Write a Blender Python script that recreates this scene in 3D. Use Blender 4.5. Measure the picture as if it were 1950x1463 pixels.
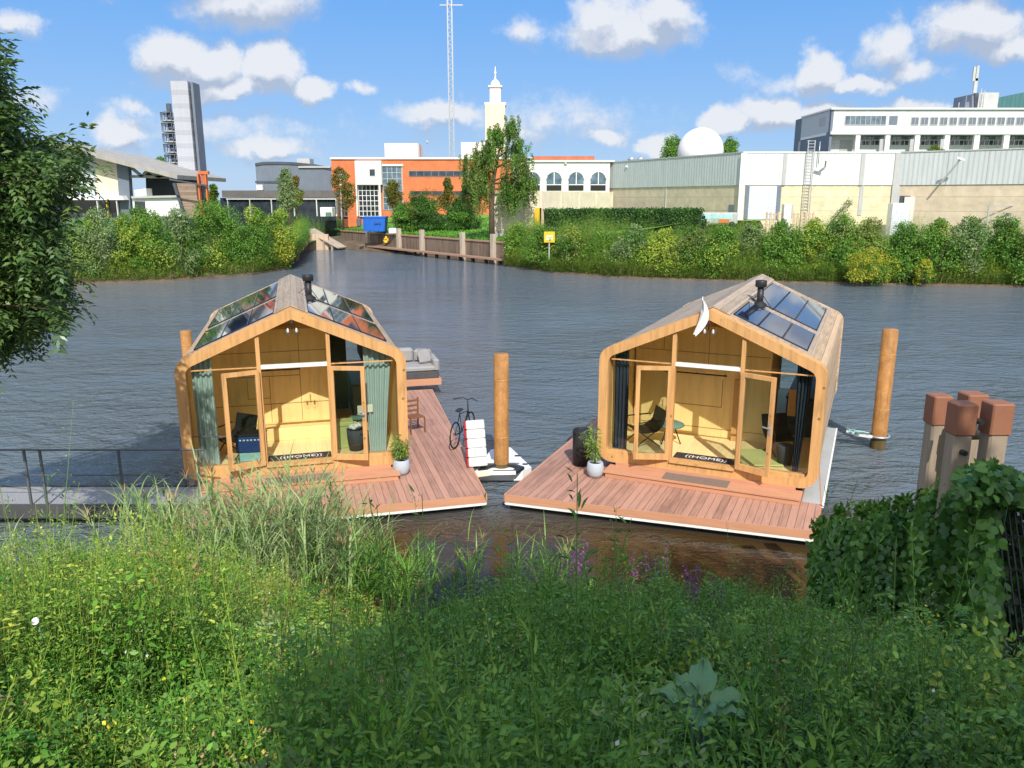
import bpy, math, random
import numpy as np
from mathutils import Vector, Matrix
random.seed(7); RNG = np.random.default_rng(11)
for o in list(bpy.data.objects): bpy.data.objects.remove(o)
SC = bpy.context.scene; COL = SC.collection
R = math.radians

# ------------------------------------------------------------------ camera
CAM_H, TILT, FPX, PW, PH = 6.215, 0.231, 1499.5, 1950.0, 1463.0
cd = bpy.data.cameras.new('camera'); cam = bpy.data.objects.new('camera', cd); COL.objects.link(cam)
cam.location = (0, 0, CAM_H); cam.rotation_euler = (math.pi/2-TILT, 0, 0)
cd.sensor_width = 36; cd.lens = 36*FPX/PW; cd.clip_start = 0.1; cd.clip_end = 6000
SC.camera = cam
CT, ST = math.cos(TILT), math.sin(TILT)
def ray(px, py):
    a = (px-PW/2)/FPX; b = -(py-PH/2)/FPX
    return Vector((a, CT+b*ST, -ST+b*CT))
def at(px, py, Y):
    r = ray(px, py); t = Y/r.y
    return Vector((r.x*t, Y, CAM_H+r.z*t))
def gnd(px, py, z=0.0):
    r = ray(px, py); t = (z-CAM_H)/r.z
    return Vector((r.x*t, r.y*t, z))

# ------------------------------------------------------------------ light
SUN_AZ = R(8); SUN_EL = R(41.5)
sdir = Vector((-math.sin(SUN_AZ)*math.cos(SUN_EL), math.cos(SUN_AZ)*math.cos(SUN_EL), -math.sin(SUN_EL)))
ld = bpy.data.lights.new('sun', 'SUN'); ld.energy = 4.6; ld.angle = R(0.5); ld.color = (1, 0.95, 0.86)
sun = bpy.data.objects.new('sun', ld); COL.objects.link(sun); sun.location = (10, -20, 40)
sun.rotation_euler = sdir.to_track_quat('-Z', 'Y').to_euler()
SC.view_settings.view_transform = 'Standard'; SC.view_settings.look = 'None'
SC.view_settings.exposure = 0.2; SC.view_settings.gamma = 1.0
SC.render.engine = 'CYCLES'
SC.cycles.max_bounces = 10; SC.cycles.diffuse_bounces = 6; SC.cycles.transparent_max_bounces = 12

# ------------------------------------------------------------------ node helper
class NT:
    def __init__(s, tree): s.t = tree; s.n = tree.nodes; s.l = tree.links
    def new(s, typ, **kw):
        nd = s.n.new(typ)
        for k, v in kw.items():
            if hasattr(nd, k) and not k.startswith('i_'): setattr(nd, k, v)
        return nd
    def link(s, a, b): s.l.new(a, b)
    def val(s, sock, v):
        if isinstance(v, bpy.types.NodeSocket): s.l.new(v, sock)
        else: sock.default_value = v
    def math(s, op, a, b=0.0, c=0.0, clamp=False):
        nd = s.n.new('ShaderNodeMath'); nd.operation = op; nd.use_clamp = clamp
        s.val(nd.inputs[0], a); s.val(nd.inputs[1], b); s.val(nd.inputs[2], c)
        return nd.outputs[0]
    def vmath(s, op, a, b=(0, 0, 0)):
        nd = s.n.new('ShaderNodeVectorMath'); nd.operation = op
        s.val(nd.inputs[0], a); s.val(nd.inputs[1], b)
        return nd.outputs['Value'] if op in ('LENGTH', 'DOT_PRODUCT') else nd.outputs[0]
    def comb(s, x, y, z=0.0):
        nd = s.n.new('ShaderNodeCombineXYZ')
        for i, v in enumerate((x, y, z)): s.val(nd.inputs[i], v)
        return nd.outputs[0]
    def noise(s, vec, scale, detail=3, rough=0.55, dist=0.0):
        nd = s.n.new('ShaderNodeTexNoise'); s.l.new(vec, nd.inputs['Vector'])
        nd.inputs['Scale'].default_value = scale; nd.inputs['Detail'].default_value = detail
        nd.inputs['Roughness'].default_value = rough; nd.inputs['Distortion'].default_value = dist
        return nd.outputs[0]
    def mix(s, f, a, b, blend='MIX'):
        nd = s.n.new('ShaderNodeMix'); nd.data_type = 'RGBA'; nd.blend_type = blend
        s.val(nd.inputs[0], f)
        for sock, v in ((nd.inputs[6], a), (nd.inputs[7], b)):
            if isinstance(v, bpy.types.NodeSocket): s.l.new(v, sock)
            else: sock.default_value = (v[0], v[1], v[2], 1)
        return nd.outputs[2]
    def ramp(s, f, stops, interp='LINEAR'):
        nd = s.n.new('ShaderNodeValToRGB'); nd.color_ramp.interpolation = interp
        e = nd.color_ramp.elements
        while len(e) > 1: e.remove(e[-1])
        e[0].position = stops[0][0]; e[0].color = (*stops[0][1], 1)
        for p, c in stops[1:]:
            x = e.new(p); x.color = (*c, 1)
        s.l.new(f, nd.inputs[0]); return nd.outputs[0]
    def step(s, x, a, b):
        nd = s.n.new('ShaderNodeMapRange'); nd.interpolation_type = 'SMOOTHSTEP'
        s.val(nd.inputs[0], x); nd.inputs[1].default_value = a; nd.inputs[2].default_value = b
        return nd.outputs[0]

# ------------------------------------------------------------------ sky with clouds
W = bpy.data.worlds.new('World'); SC.world = W; W.use_nodes = True
W.node_tree.nodes.clear(); N = NT(W.node_tree)
sky = N.new('ShaderNodeTexSky'); sky.sky_type = 'NISHITA'; sky.sun_disc = False
sky.sun_elevation = SUN_EL; sky.sun_rotation = math.pi-SUN_AZ; sky.air_density = 1.0; sky.dust_density = 0.4; sky.ozone_density = 2.5
tc = N.new('ShaderNodeTexCoord'); sep = N.new('ShaderNodeSeparateXYZ'); N.link(tc.outputs['Generated'], sep.inputs[0])
ys = N.math('MAXIMUM', sep.outputs[1], 0.03)
u = N.math('DIVIDE', sep.outputs[0], ys); v = N.math('DIVIDE', sep.outputs[2], ys)
uv = N.comb(u, v, 0)
grp = bpy.data.node_groups.new('cloud_field', 'ShaderNodeTree')
grp.interface.new_socket('uv', in_out='INPUT', socket_type='NodeSocketVector')
grp.interface.new_socket('f', in_out='OUTPUT', socket_type='NodeSocketFloat')
G = NT(grp); gi = G.new('NodeGroupInput'); go = G.new('NodeGroupOutput')
CL = [(320,110,95,62,1),(395,120,95,55,1),(515,130,75,58,1),(585,165,75,30,1),(430,165,190,30,.9),
      (470,-5,190,62,.8),(20,35,75,30,.55),(1190,60,170,55,.85),(1150,25,90,50,.8),(1260,30,90,60,.85),(1565,135,65,52,1),(1640,155,100,26,.8),
      (1460,215,85,45,1),(1375,240,60,34,.9),(1550,215,150,28,.65),(1860,50,120,70,1),(1700,85,70,60,.7),(1740,130,110,35,.6),(1900,90,110,40,.8),
      (235,268,70,38,.9),(510,278,120,34,.8),(845,222,110,30,.75),(1000,55,65,35,.5),(705,168,45,20,.6),(990,262,80,30,.5),(1150,262,60,20,.7),
      (1760,205,120,25,.7),(60,190,80,35,.4),(1250,278,50,25,.8),(260,215,40,22,.45),(430,245,260,45,.35),(1040,235,300,60,.32),(1500,150,120,30,.35),
      (420,-70,420,70,.7),(1300,-110,300,80,.8),(1900,-80,300,90,.8),(-300,60,200,80,.7),(2250,120,220,80,.7)]
acc = None
for px, py, rx, ry, s in CL:
    r0 = ray(px, py); u0, v0 = r0.x/r0.y, r0.z/r0.y
    k = 1/FPX/ (r0.y)
    d = G.vmath('MULTIPLY', G.vmath('SUBTRACT', gi.outputs[0], (u0, v0, 0)), (1/(rx*k), 1/(ry*k*1.05), 0))
    val = G.math('MULTIPLY_ADD', G.vmath('LENGTH', d), -s, s)
    acc = val if acc is None else G.math('MAXIMUM', acc, val)
G.link(acc, go.inputs[0])
wn = N.noise(uv, 9, 6, 0.62); wn2 = N.noise(uv, 42, 8, 0.68)
def field(vec):
    g = N.n.new('ShaderNodeGroup'); g.node_tree = grp; N.link(vec, g.inputs[0]); return g.outputs[0]
warp = N.n.new('ShaderNodeTexNoise'); N.link(uv, warp.inputs['Vector']); warp.inputs['Scale'].default_value = 14; warp.inputs['Detail'].default_value = 5; warp.inputs['Roughness'].default_value = .6
wv = N.vmath('MULTIPLY', N.vmath('SUBTRACT', warp.outputs['Color'], (.5, .5, .5)), (.09, .06, 0))
uvw = N.vmath('ADD', uv, wv)
f0 = field(uvw); f1 = field(N.vmath('ADD', uvw, (0, 0.022, 0)))
nz = N.math('ADD', N.math('MULTIPLY', N.math('SUBTRACT', wn, .5), .7), N.math('MULTIPLY', N.math('SUBTRACT', wn2, .5), .55))
dens = N.step(N.math('ADD', f0, nz), -.02, 0.48)
# unseen clouds away from the view, enlarged and brightened to raise ambient fill light
gen = N.noise(tc.outputs['Generated'], 2.6, 6, 0.6)
gend = N.math('MULTIPLY', N.step(gen, .38, .56), N.step(N.math('ADD', N.math('MULTIPLY', v, 1), N.math('MULTIPLY', N.math('SUBTRACT', 0.05, sep.outputs[1]), 50)), .33, .6))
dens = N.math('MULTIPLY', dens, .93)
shade = N.math('MULTIPLY_ADD', N.math('SUBTRACT', f1, f0), 2.6, N.math('MULTIPLY_ADD', N.math('SUBTRACT', wn2, .5), -1.5, .46), clamp=True)
ccol = N.mix(shade, (7.4, 7.6, 8.0), (3.9, 4.6, 5.9))
hsv = N.n.new('ShaderNodeHueSaturation'); hsv.inputs['Saturation'].default_value = 1.12; hsv.inputs['Value'].default_value = 1.35; N.link(sky.outputs[0], hsv.inputs['Color'])
grad = N.ramp(N.math('MAXIMUM', sep.outputs[2], 0.0), [(0, (.36, .52, .76)), (.07, (.25, .44, .76)), (.22, (.135, .36, .78)), (.55, (.12, .3, .7)), (1, (.11, .25, .6))])
skyc = N.mix(.85, hsv.outputs[0], N.vmath('MULTIPLY', grad, (10, 10, 10)))
final = N.mix(N.math('MULTIPLY', gend, .95), N.mix(dens, skyc, ccol), (11.5, 11.6, 11.8))
bg = N.new('ShaderNodeBackground'); bg.inputs[1].default_value = 0.1; N.link(final, bg.inputs[0])
wo = N.new('ShaderNodeOutputWorld'); N.link(bg.outputs[0], wo.inputs[0])

# ------------------------------------------------------------------ materials
def base_mat(name):
    m = bpy.data.materials.new(name); m.use_nodes = True; t = NT(m.node_tree); t.n.clear()
    out = t.new('ShaderNodeOutputMaterial'); b = t.new('ShaderNodeBsdfPrincipled'); t.link(b.outputs[0], out.inputs[0])
    return m, t, b, out
def bump(t, b, h, strength=.3, dist=.01):
    n = t.new('ShaderNodeBump'); n.inputs['Strength'].default_value = strength; n.inputs['Distance'].default_value = dist
    t.link(h, n.inputs['Height']); t.link(n.outputs[0], b.inputs['Normal'])
def plain(name, col, rough=.6, var=.25, scale=4, metal=0, bmp=.15, spec=.4, streak=0):
    m, t, b, o = base_mat(name); c = t.new('ShaderNodeTexCoord').outputs['Object']
    n1 = t.noise(c, scale, 5, .6); n2 = t.noise(c, scale*9, 3, .6)
    f = t.math('ADD', t.math('MULTIPLY', n1, .65), t.math('MULTIPLY', n2, .35))
    dk = tuple(x*(1-var) for x in col); lt = tuple(min(1, x*(1+var*.6)) for x in col)
    cc = t.ramp(f, [(.32, dk), (.68, lt)])
    if streak:
        sv = t.vmath('MULTIPLY', c, (3, 3, .25)); sn = t.noise(sv, 2.2, 4, .6)
        cc = t.mix(t.math('MULTIPLY', t.step(sn, .5, .72), streak), cc, tuple(x*.5 for x in col))
    t.link(cc, b.inputs['Base Color']); b.inputs['Roughness'].default_value = rough
    b.inputs['Metallic'].default_value = metal; b.inputs['Specular IOR Level'].default_value = spec
    if bmp: bump(t, b, n2, bmp, .01)
    return m
def wood(name, col, axis=1, plank=0.0, along=None, gap=.006, var=.35, rough=.6, grain=18, dark=.12, knots=0, palong=None):
    """axis: grain direction; plank: board width across axis 'along'"""
    m, t, b, o = base_mat(name); c = t.new('ShaderNodeTexCoord').outputs['Object']
    sp = t.new('ShaderNodeSeparateXYZ'); t.link(c, sp.inputs[0])
    sc = [grain]*3; sc[axis] = grain*.07
    pidf = None
    v = t.vmath('MULTIPLY', c, tuple(sc))
    if plank:
        q = t.math('DIVIDE', sp.outputs[along], plank); pid = t.math('FLOOR', q); fr = t.math('FRACT', q)
        wn_ = t.new('ShaderNodeTexWhiteNoise', noise_dimensions='1D'); t.link(pid, wn_.inputs['W']); pidf = wn_.outputs[0]
        v = t.vmath('ADD', v, t.comb(t.math('MULTIPLY', pidf, 31), t.math('MULTIPLY', pidf, 57), 0))
    n1 = t.noise(v, 1, 5, .62, .6); n2 = t.noise(c, 1.3, 4, .6)
    f = t.math('ADD', t.math('MULTIPLY', n1, .7), t.math('MULTIPLY', n2, .3))
    if pidf is not None: f = t.math('ADD', f, t.math('MULTIPLY', t.math('SUBTRACT', pidf, .5), .22))
    cc = t.ramp(f, [(.3, tuple(x*(1-var) for x in col)), (.5, col), (.72, tuple(min(1, x*(1+var*.5)) for x in col))])
    if knots:
        vo = t.new('ShaderNodeTexVoronoi'); t.link(t.vmath('MULTIPLY', c, (3.1, 3.1, 3.1)), vo.inputs['Vector']); vo.inputs['Scale'].default_value = 1
        cc = t.mix(t.step(vo.outputs['Distance'], .13, .05), cc, tuple(x*.4 for x in col))
    h = n1
    if plank:
        g = t.math('MULTIPLY', t.step(fr, 0, gap/plank), t.step(fr, 1, 1-gap/plank))
        cc = t.mix(g, tuple(x*dark for x in col), cc); h = t.math('ADD', t.math('MULTIPLY', n1, .2), g)
        if palong:  # butt joints along the boards: (axis, length)
            q2 = t.math('ADD', t.math('DIVIDE', sp.outputs[palong[0]], palong[1]), t.math('MULTIPLY', pidf, 7.3)); fr2 = t.math('FRACT', q2)
            g2 = t.step(fr2, 0, .004/palong[1]); cc = t.mix(g2, tuple(x*dark for x in col), cc)
    t.link(cc, b.inputs['Base Color']); b.inputs['Roughness'].default_value = rough
    b.inputs['Specular IOR Level'].default_value = .35
    bump(t, b, h, .35, .006)
    return m
def ribbed(name, col, period, axis=0, depth=.03, rough=.5, panel=0, metal=0, var=.1):
    m, t, b, o = base_mat(name); c = t.new('ShaderNodeTexCoord').outputs['Object']
    sp = t.new('ShaderNodeSeparateXYZ'); t.link(c, sp.inputs[0])
    fr = t.math('FRACT', t.math('DIVIDE', sp.outputs[axis], period))
    w = t.math('MULTIPLY', t.step(fr, .0, .12), t.step(fr, .5, .38))
    n1 = t.noise(t.vmath('MULTIPLY', c, (1, 1, .2)), 1.1, 5, .65)
    cc = t.ramp(n1, [(.3, tuple(x*(1-var) for x in col)), (.7, tuple(min(1, x*(1+var)) for x in col))])
    cc = t.mix(t.math('MULTIPLY', w, .28), cc, tuple(x*.55 for x in col))
    t.link(cc, b.inputs['Base Color']); b.inputs['Roughness'].default_value = rough; b.inputs['Metallic'].default_value = metal
    bump(t, b, w, .6, depth)
    return m
def grid_mat(name, col, px_, pz, line=(.2,.2,.2), lw=.03, rough=.6, var=.12):
    m, t, b, o = base_mat(name); c = t.new('ShaderNodeTexCoord').outputs['Object']
    sp = t.new('ShaderNodeSeparateXYZ'); t.link(c, sp.inputs[0])
    fx = t.math('FRACT', t.math('DIVIDE', sp.outputs[0], px_)); fz = t.math('FRACT', t.math('DIVIDE', sp.outputs[2], pz))
    g = t.math('MAXIMUM', t.math('LESS_THAN', fx, lw/px_), t.math('LESS_THAN', fz, lw/pz))
    n1 = t.noise(c, .8, 6, .65)
    cc = t.ramp(n1, [(.3, tuple(x*(1-var) for x in col)), (.7, tuple(min(1, x*(1+var)) for x in col))])
    cc = t.mix(g, cc, line)
    t.link(cc, b.inputs['Base Color']); b.inputs['Roughness'].default_value = rough
    return m
def glass_mat(name, tint=(1, 1, 1), refl=1.0, rough=0.0):
    m = bpy.data.materials.new(name); m.use_nodes = True; t = NT(m.node_tree); t.n.clear()
    out = t.new('ShaderNodeOutputMaterial'); tr = t.new('ShaderNodeBsdfTransparent'); tr.inputs[0].default_value = (*tint, 1)
    gl = t.new('ShaderNodeBsdfGlossy'); gl.inputs['Roughness'].default_value = rough
    gm = t.new('ShaderNodeNewGeometry'); cs = t.math('ABSOLUTE', t.vmath('DOT_PRODUCT', gm.outputs['Incoming'], gm.outputs['Normal']))
    frs = t.math('MULTIPLY_ADD', t.math('POWER', t.math('SUBTRACT', 1, cs), 5), .95, .045)
    mx = t.new('ShaderNodeMixShader'); t.link(t.math('MULTIPLY', frs, refl, clamp=True), mx.inputs[0])
    t.link(tr.outputs[0], mx.inputs[1]); t.link(gl.outputs[0], mx.inputs[2]); t.link(mx.outputs[0], out.inputs[0])
    return m
def solid_glass(name, col=(.02, .03, .035), rough=.05, var=.5):
    m, t, b, o = base_mat(name); c = t.new('ShaderNodeTexCoord').outputs['Object']
    n1 = t.noise(c, .9, 3, .5)
    t.link(t.ramp(n1, [(.3, tuple(x*(1-var) for x in col)), (.7, tuple(x*(1+var) for x in col))]), b.inputs['Base Color'])
    b.inputs['Roughness'].default_value = rough; b.inputs['Specular IOR Level'].default_value = .8
    return m
def leaf_mat(name, stops, trans=.3, gloss=.35, rough=.45):
    m = bpy.data.materials.new(name); m.use_nodes = True; t = NT(m.node_tree); t.n.clear()
    out = t.new('ShaderNodeOutputMaterial'); at_ = t.new('ShaderNodeAttribute'); at_.attribute_name = 'rnd'
    cc = t.ramp(at_.outputs['Fac'], stops)
    p = t.new('ShaderNodeBsdfPrincipled'); t.link(cc, p.inputs['Base Color']); p.inputs['Roughness'].default_value = rough
    p.inputs['Specular IOR Level'].default_value = gloss
    tr = t.new('ShaderNodeBsdfTranslucent'); t.link(t.mix(.5, cc, (.35, .5, .05), 'MULTIPLY') if False else cc, tr.inputs[0])
    mx = t.new('ShaderNodeMixShader'); mx.inputs[0].default_value = trans
    t.link(p.outputs[0], mx.inputs[1]); t.link(tr.outputs[0], mx.inputs[2]); t.link(mx.outputs[0], out.inputs[0])
    return m

M = {}
M['frame'] = wood('pine_frame', (.58, .32, .125), 2, var=.42, knots=1, grain=11, rough=.75)
M['shell'] = wood('weathered_cladding', (.38, .3, .225), 1, .14, 0, .006, .35, .8, 16, .35, palong=(1, 2.4))
M['shellw'] = wood('weathered_wall_cladding', (.5, .36, .23), 1, .14, 2, .006, .35, .8, 16, .35, palong=(1, 1.8))
M['ply'] = wood('plywood', (.88, .64, .27), 2, var=.2, grain=7, knots=0)
M['plyd'] = wood('plywood_dark', (.55, .3, .1), 2, var=.25, grain=7)
M['floorw'] = wood('pale_floor', (.88, .68, .34), 1, .12, 0, .003, .15, .5, 12, .6)
M['deck'] = wood('red_deck_boards', (.43, .235, .17), 1, .145, 0, .009, .38, .65, 20, .25, palong=(1, 3.6))
M['deckx'] = wood('red_fascia_board', (.52, .26, .155), 0, var=.2, grain=20)
M['sandboard'] = wood('pale_boards', (.55, .42, .3), 1, .14, 0, .008, .3, .7, 18, .3)
M['seam'] = plain('seam_line', (.25, .12, .04), .7, .2)
M['glass'] = glass_mat('clear_glass', (.93, .96, .95), 1.0)
M['solar'] = solid_glass('solar_glass', (.012, .02, .045), .03, .5)
M['bars'] = plain('dark_bars', (.05, .05, .06), .5, .2)
M['black'] = plain('black_metal', (.02, .02, .022), .45, .3)
M['rubber'] = plain('black_rubber', (.015, .015, .015), .7, .3)
M['white'] = plain('white_paint', (.78, .78, .76), .5, .08, 2)
M['offwhite'] = plain('dirty_white_vinyl', (.58, .57, .56), .6, .2, 5)
M['whitew'] = plain('white_wall', (.68, .67, .63), .7, .1, .6, streak=.25)
M['cream'] = plain('cream_wall', (.62, .58, .46), .8, .08, .6, streak=.12)
M['creamw'] = grid_mat('cream_blockwork', (.62, .55, .36), 40, 1.6, (.42, .37, .26), .06, var=.2)
M['creamw_shade'] = grid_mat('shaded_cream_blockwork', (.54, .45, .33), 40, 1.6, (.36, .3, .22), .06, var=.2)  # darker copy of creamw, painting shade on the warehouse's angled faces
M['brick'] = grid_mat('orange_brick', (.58, .165, .06), .9, .28, (.52, .15, .06), .03, .8, .18)
M['brickd'] = grid_mat('dark_orange_brick', (.42, .13, .07), .9, .28, (.3, .1, .06), .03, .8, .18)
M['gmetal'] = ribbed('grey_shade_ribbed_sheet', (.5, .53, .54), .5)  # grey shed sheet; on the warehouse a darker wmetal, shade painted on angled faces
M['wmetal'] = ribbed('white_ribbed_sheet', (.64, .66, .65), .5, var=.14)
M['roller'] = ribbed('roller_shutter', (.6, .65, .72), .25, 2)
M['slate'] = plain('slate_cladding', (.15, .18, .23), .6, .15, .7, streak=.2)
M['slate2'] = plain('dark_panel', (.07, .08, .1), .6, .3, .7)
M['zinc'] = plain('zinc', (.42, .43, .42), .5, .12, 1.2, streak=.15)
M['tower'] = ribbed('tower_sheet', (.4, .42, .46), 1.6, 2, .02, var=.06)
M['wood_brown'] = wood('brown_lattice_wood', (.3, .22, .17), 0, .3, 2, .03, .3, .8, 6, .4)
M['orange'] = plain('orange_steel', (.62, .15, .04), .6, .2, 1)
M['dglass'] = solid_glass('dark_window', (.03, .04, .05), .06)
M['bglass'] = solid_glass('blue_grey_window', (.1, .15, .2), .08)
M['concrete'] = plain('pale_concrete', (.72, .63, .48), .85, .18, .9, streak=.3)
M['concreteg'] = plain('grey_concrete', (.36, .34, .31), .85, .25, 1.2, streak=.2)
M['pile'] = plain('rusty_steel', (.42, .2, .06), .65, .5, 3.2, bmp=.3, streak=.7)
M['algae'] = plain('wet_algae_steel', (.12, .085, .035), .35, .5, 6, bmp=.3)
M['sheet'] = wood('quay_timber', (.22, .16, .12), 2, .28, 0, .04, .45, .85, 5, .2)
M['chairw'] = wood('dark_chair_wood', (.2, .085, .03), 2, var=.3)
M['qpost'] = wood('pale_post', (.45, .38, .3), 2, var=.35, grain=6)
M['qdeck'] = wood('jetty_board', (.36, .22, .15), 0, var=.3, grain=6)
M['blue'] = plain('blue_paint', (.012, .12, .5), .45, .12, 2)
M['yellow'] = plain('yellow_paint', (.75, .47, .02), .5, .1)
M['lime'] = plain('pale_yellow_green', (.55, .55, .2), .7, .1)
M['gravel'] = plain('gangway_grating', (.28, .28, .28), .8, .2, 20)
M['steel'] = plain('galvanised_steel', (.5, .51, .52), .4, .15, 6, metal=.6)
M['rail'] = plain('painted_rail', (.11, .12, .125), .5, .2, 4)
M['capw'] = plain('terracotta_cap', (.27, .115, .065), .7, .15, 3)
M['oldwood'] = wood('weathered_timber', (.3, .24, .18), 2, var=.5, grain=8, knots=1)
M['sage'] = plain('sage_cloth', (.36, .45, .4), .9, .1, 3, bmp=.1)
M['navyc'] = plain('navy_cloth', (.03, .04, .06), .9, .2, 3)
M['navy'] = plain('navy_plastic', (.02, .06, .22), .6, .1)
M['cyan'] = plain('pale_cyan', (.35, .6, .6), .6, .1)
M['green'] = plain('sage_cushion', (.12, .22, .17), .9, .2)
M['greyc'] = plain('grey_cushion', (.3, .29, .29), .95, .12, 8)
M['greyd'] = plain('dark_grey', (.07, .07, .075), .8, .2)
M['pot'] = plain('pale_blue_grey_pot', (.42, .47, .53), .7, .1, 4)
M['soil'] = plain('soil', (.06, .04, .03), .95, .4, 9, bmp=.6)
M['red'] = plain('red_cloth', (.4, .02, .03), .8, .2)
M['mat'] = plain('door_mat', (.045, .035, .035), .95, .3, 30, bmp=.5)
M['mat2'] = plain('brown_mat', (.2, .15, .12), .95, .2, 30, bmp=.4)
M['bark'] = plain('bark', (.1, .075, .05), .9, .5, 5, bmp=.8)
M['barkw'] = plain('pale_bark', (.5, .47, .42), .9, .4, 3, bmp=.5)
M['teal'] = ribbed('teal_roof', (.05, .16, .17), .9)
M['paper'] = plain('pale_paper', (.7, .66, .5), .8, .05)
M['tile'] = plain('dark_roof', (.13, .12, .12), .8, .2, 1)
M['grit'] = plain('sand_bank', (.3, .24, .16), .95, .4, .8, bmp=.6)
g_stops = lambda a, b, c: [(.0, a), (.5, b), (1., c)]
M['lf_deep'] = leaf_mat('leaf_deep', g_stops((.055, .14, .02), (.12, .27, .035), (.22, .4, .055)), .3)
M['lf_broad'] = leaf_mat('leaf_broad', g_stops((.17, .33, .15), (.17, .33, .15), (.17, .33, .15)), .2)
M['lf_dark'] = leaf_mat('leaf_dark', g_stops((.02, .065, .012), (.045, .125, .02), (.1, .22, .03)), .25)
M['lf_mid'] = leaf_mat('leaf_mid', g_stops((.05, .14, .018), (.11, .26, .035), (.22, .39, .055)))
M['lf_lime'] = leaf_mat('leaf_lime', g_stops((.13, .23, .025), (.27, .40, .05), (.46, .54, .08)))
M['lf_silver'] = leaf_mat('leaf_silver', g_stops((.11, .18, .06), (.2, .3, .11), (.33, .42, .19)))
M['lf_olive'] = leaf_mat('leaf_olive', g_stops((.08, .135, .03), (.16, .24, .05), (.29, .35, .09)))
M['lf_yellow'] = leaf_mat('leaf_yellow', g_stops((.18, .26, .02), (.36, .4, .03), (.56, .52, .05)))
M['lf_dry'] = leaf_mat('leaf_dry', g_stops((.2, .13, .06), (.38, .24, .11), (.5, .38, .2)), .2)
M['lf_reed'] = leaf_mat('leaf_reed', g_stops((.13, .23, .07), (.26, .38, .13), (.44, .5, .24)))
M['lf_ash'] = leaf_mat('leaf_ash', g_stops((.045, .1, .025), (.1, .185, .045), (.2, .3, .09)), .25, .6, .4)
M['lf_ivy'] = leaf_mat('leaf_ivy', g_stops((.04, .12, .02), (.085, .22, .035), (.16, .34, .055)), .25, .5, .4)
M['lf_grass'] = leaf_mat('leaf_grass', g_stops((.07, .2, .015), (.12, .32, .03), (.2, .42, .05)))
M['lf_autumn'] = leaf_mat('leaf_autumn', g_stops((.07, .09, .02), (.16, .17, .03), (.32, .2, .04)))
M['fl_yellow'] = leaf_mat('petal_yellow', g_stops((.6, .42, .01), (.75, .6, .02), (.85, .75, .1)))
M['fl_purple'] = leaf_mat('petal_purple', g_stops((.16, .04, .16), (.28, .08, .26), (.4, .18, .36)))
M['fl_white'] = leaf_mat('petal_white', g_stops((.7, .7, .7), (.8, .8, .78), (.85, .85, .85)))

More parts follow.
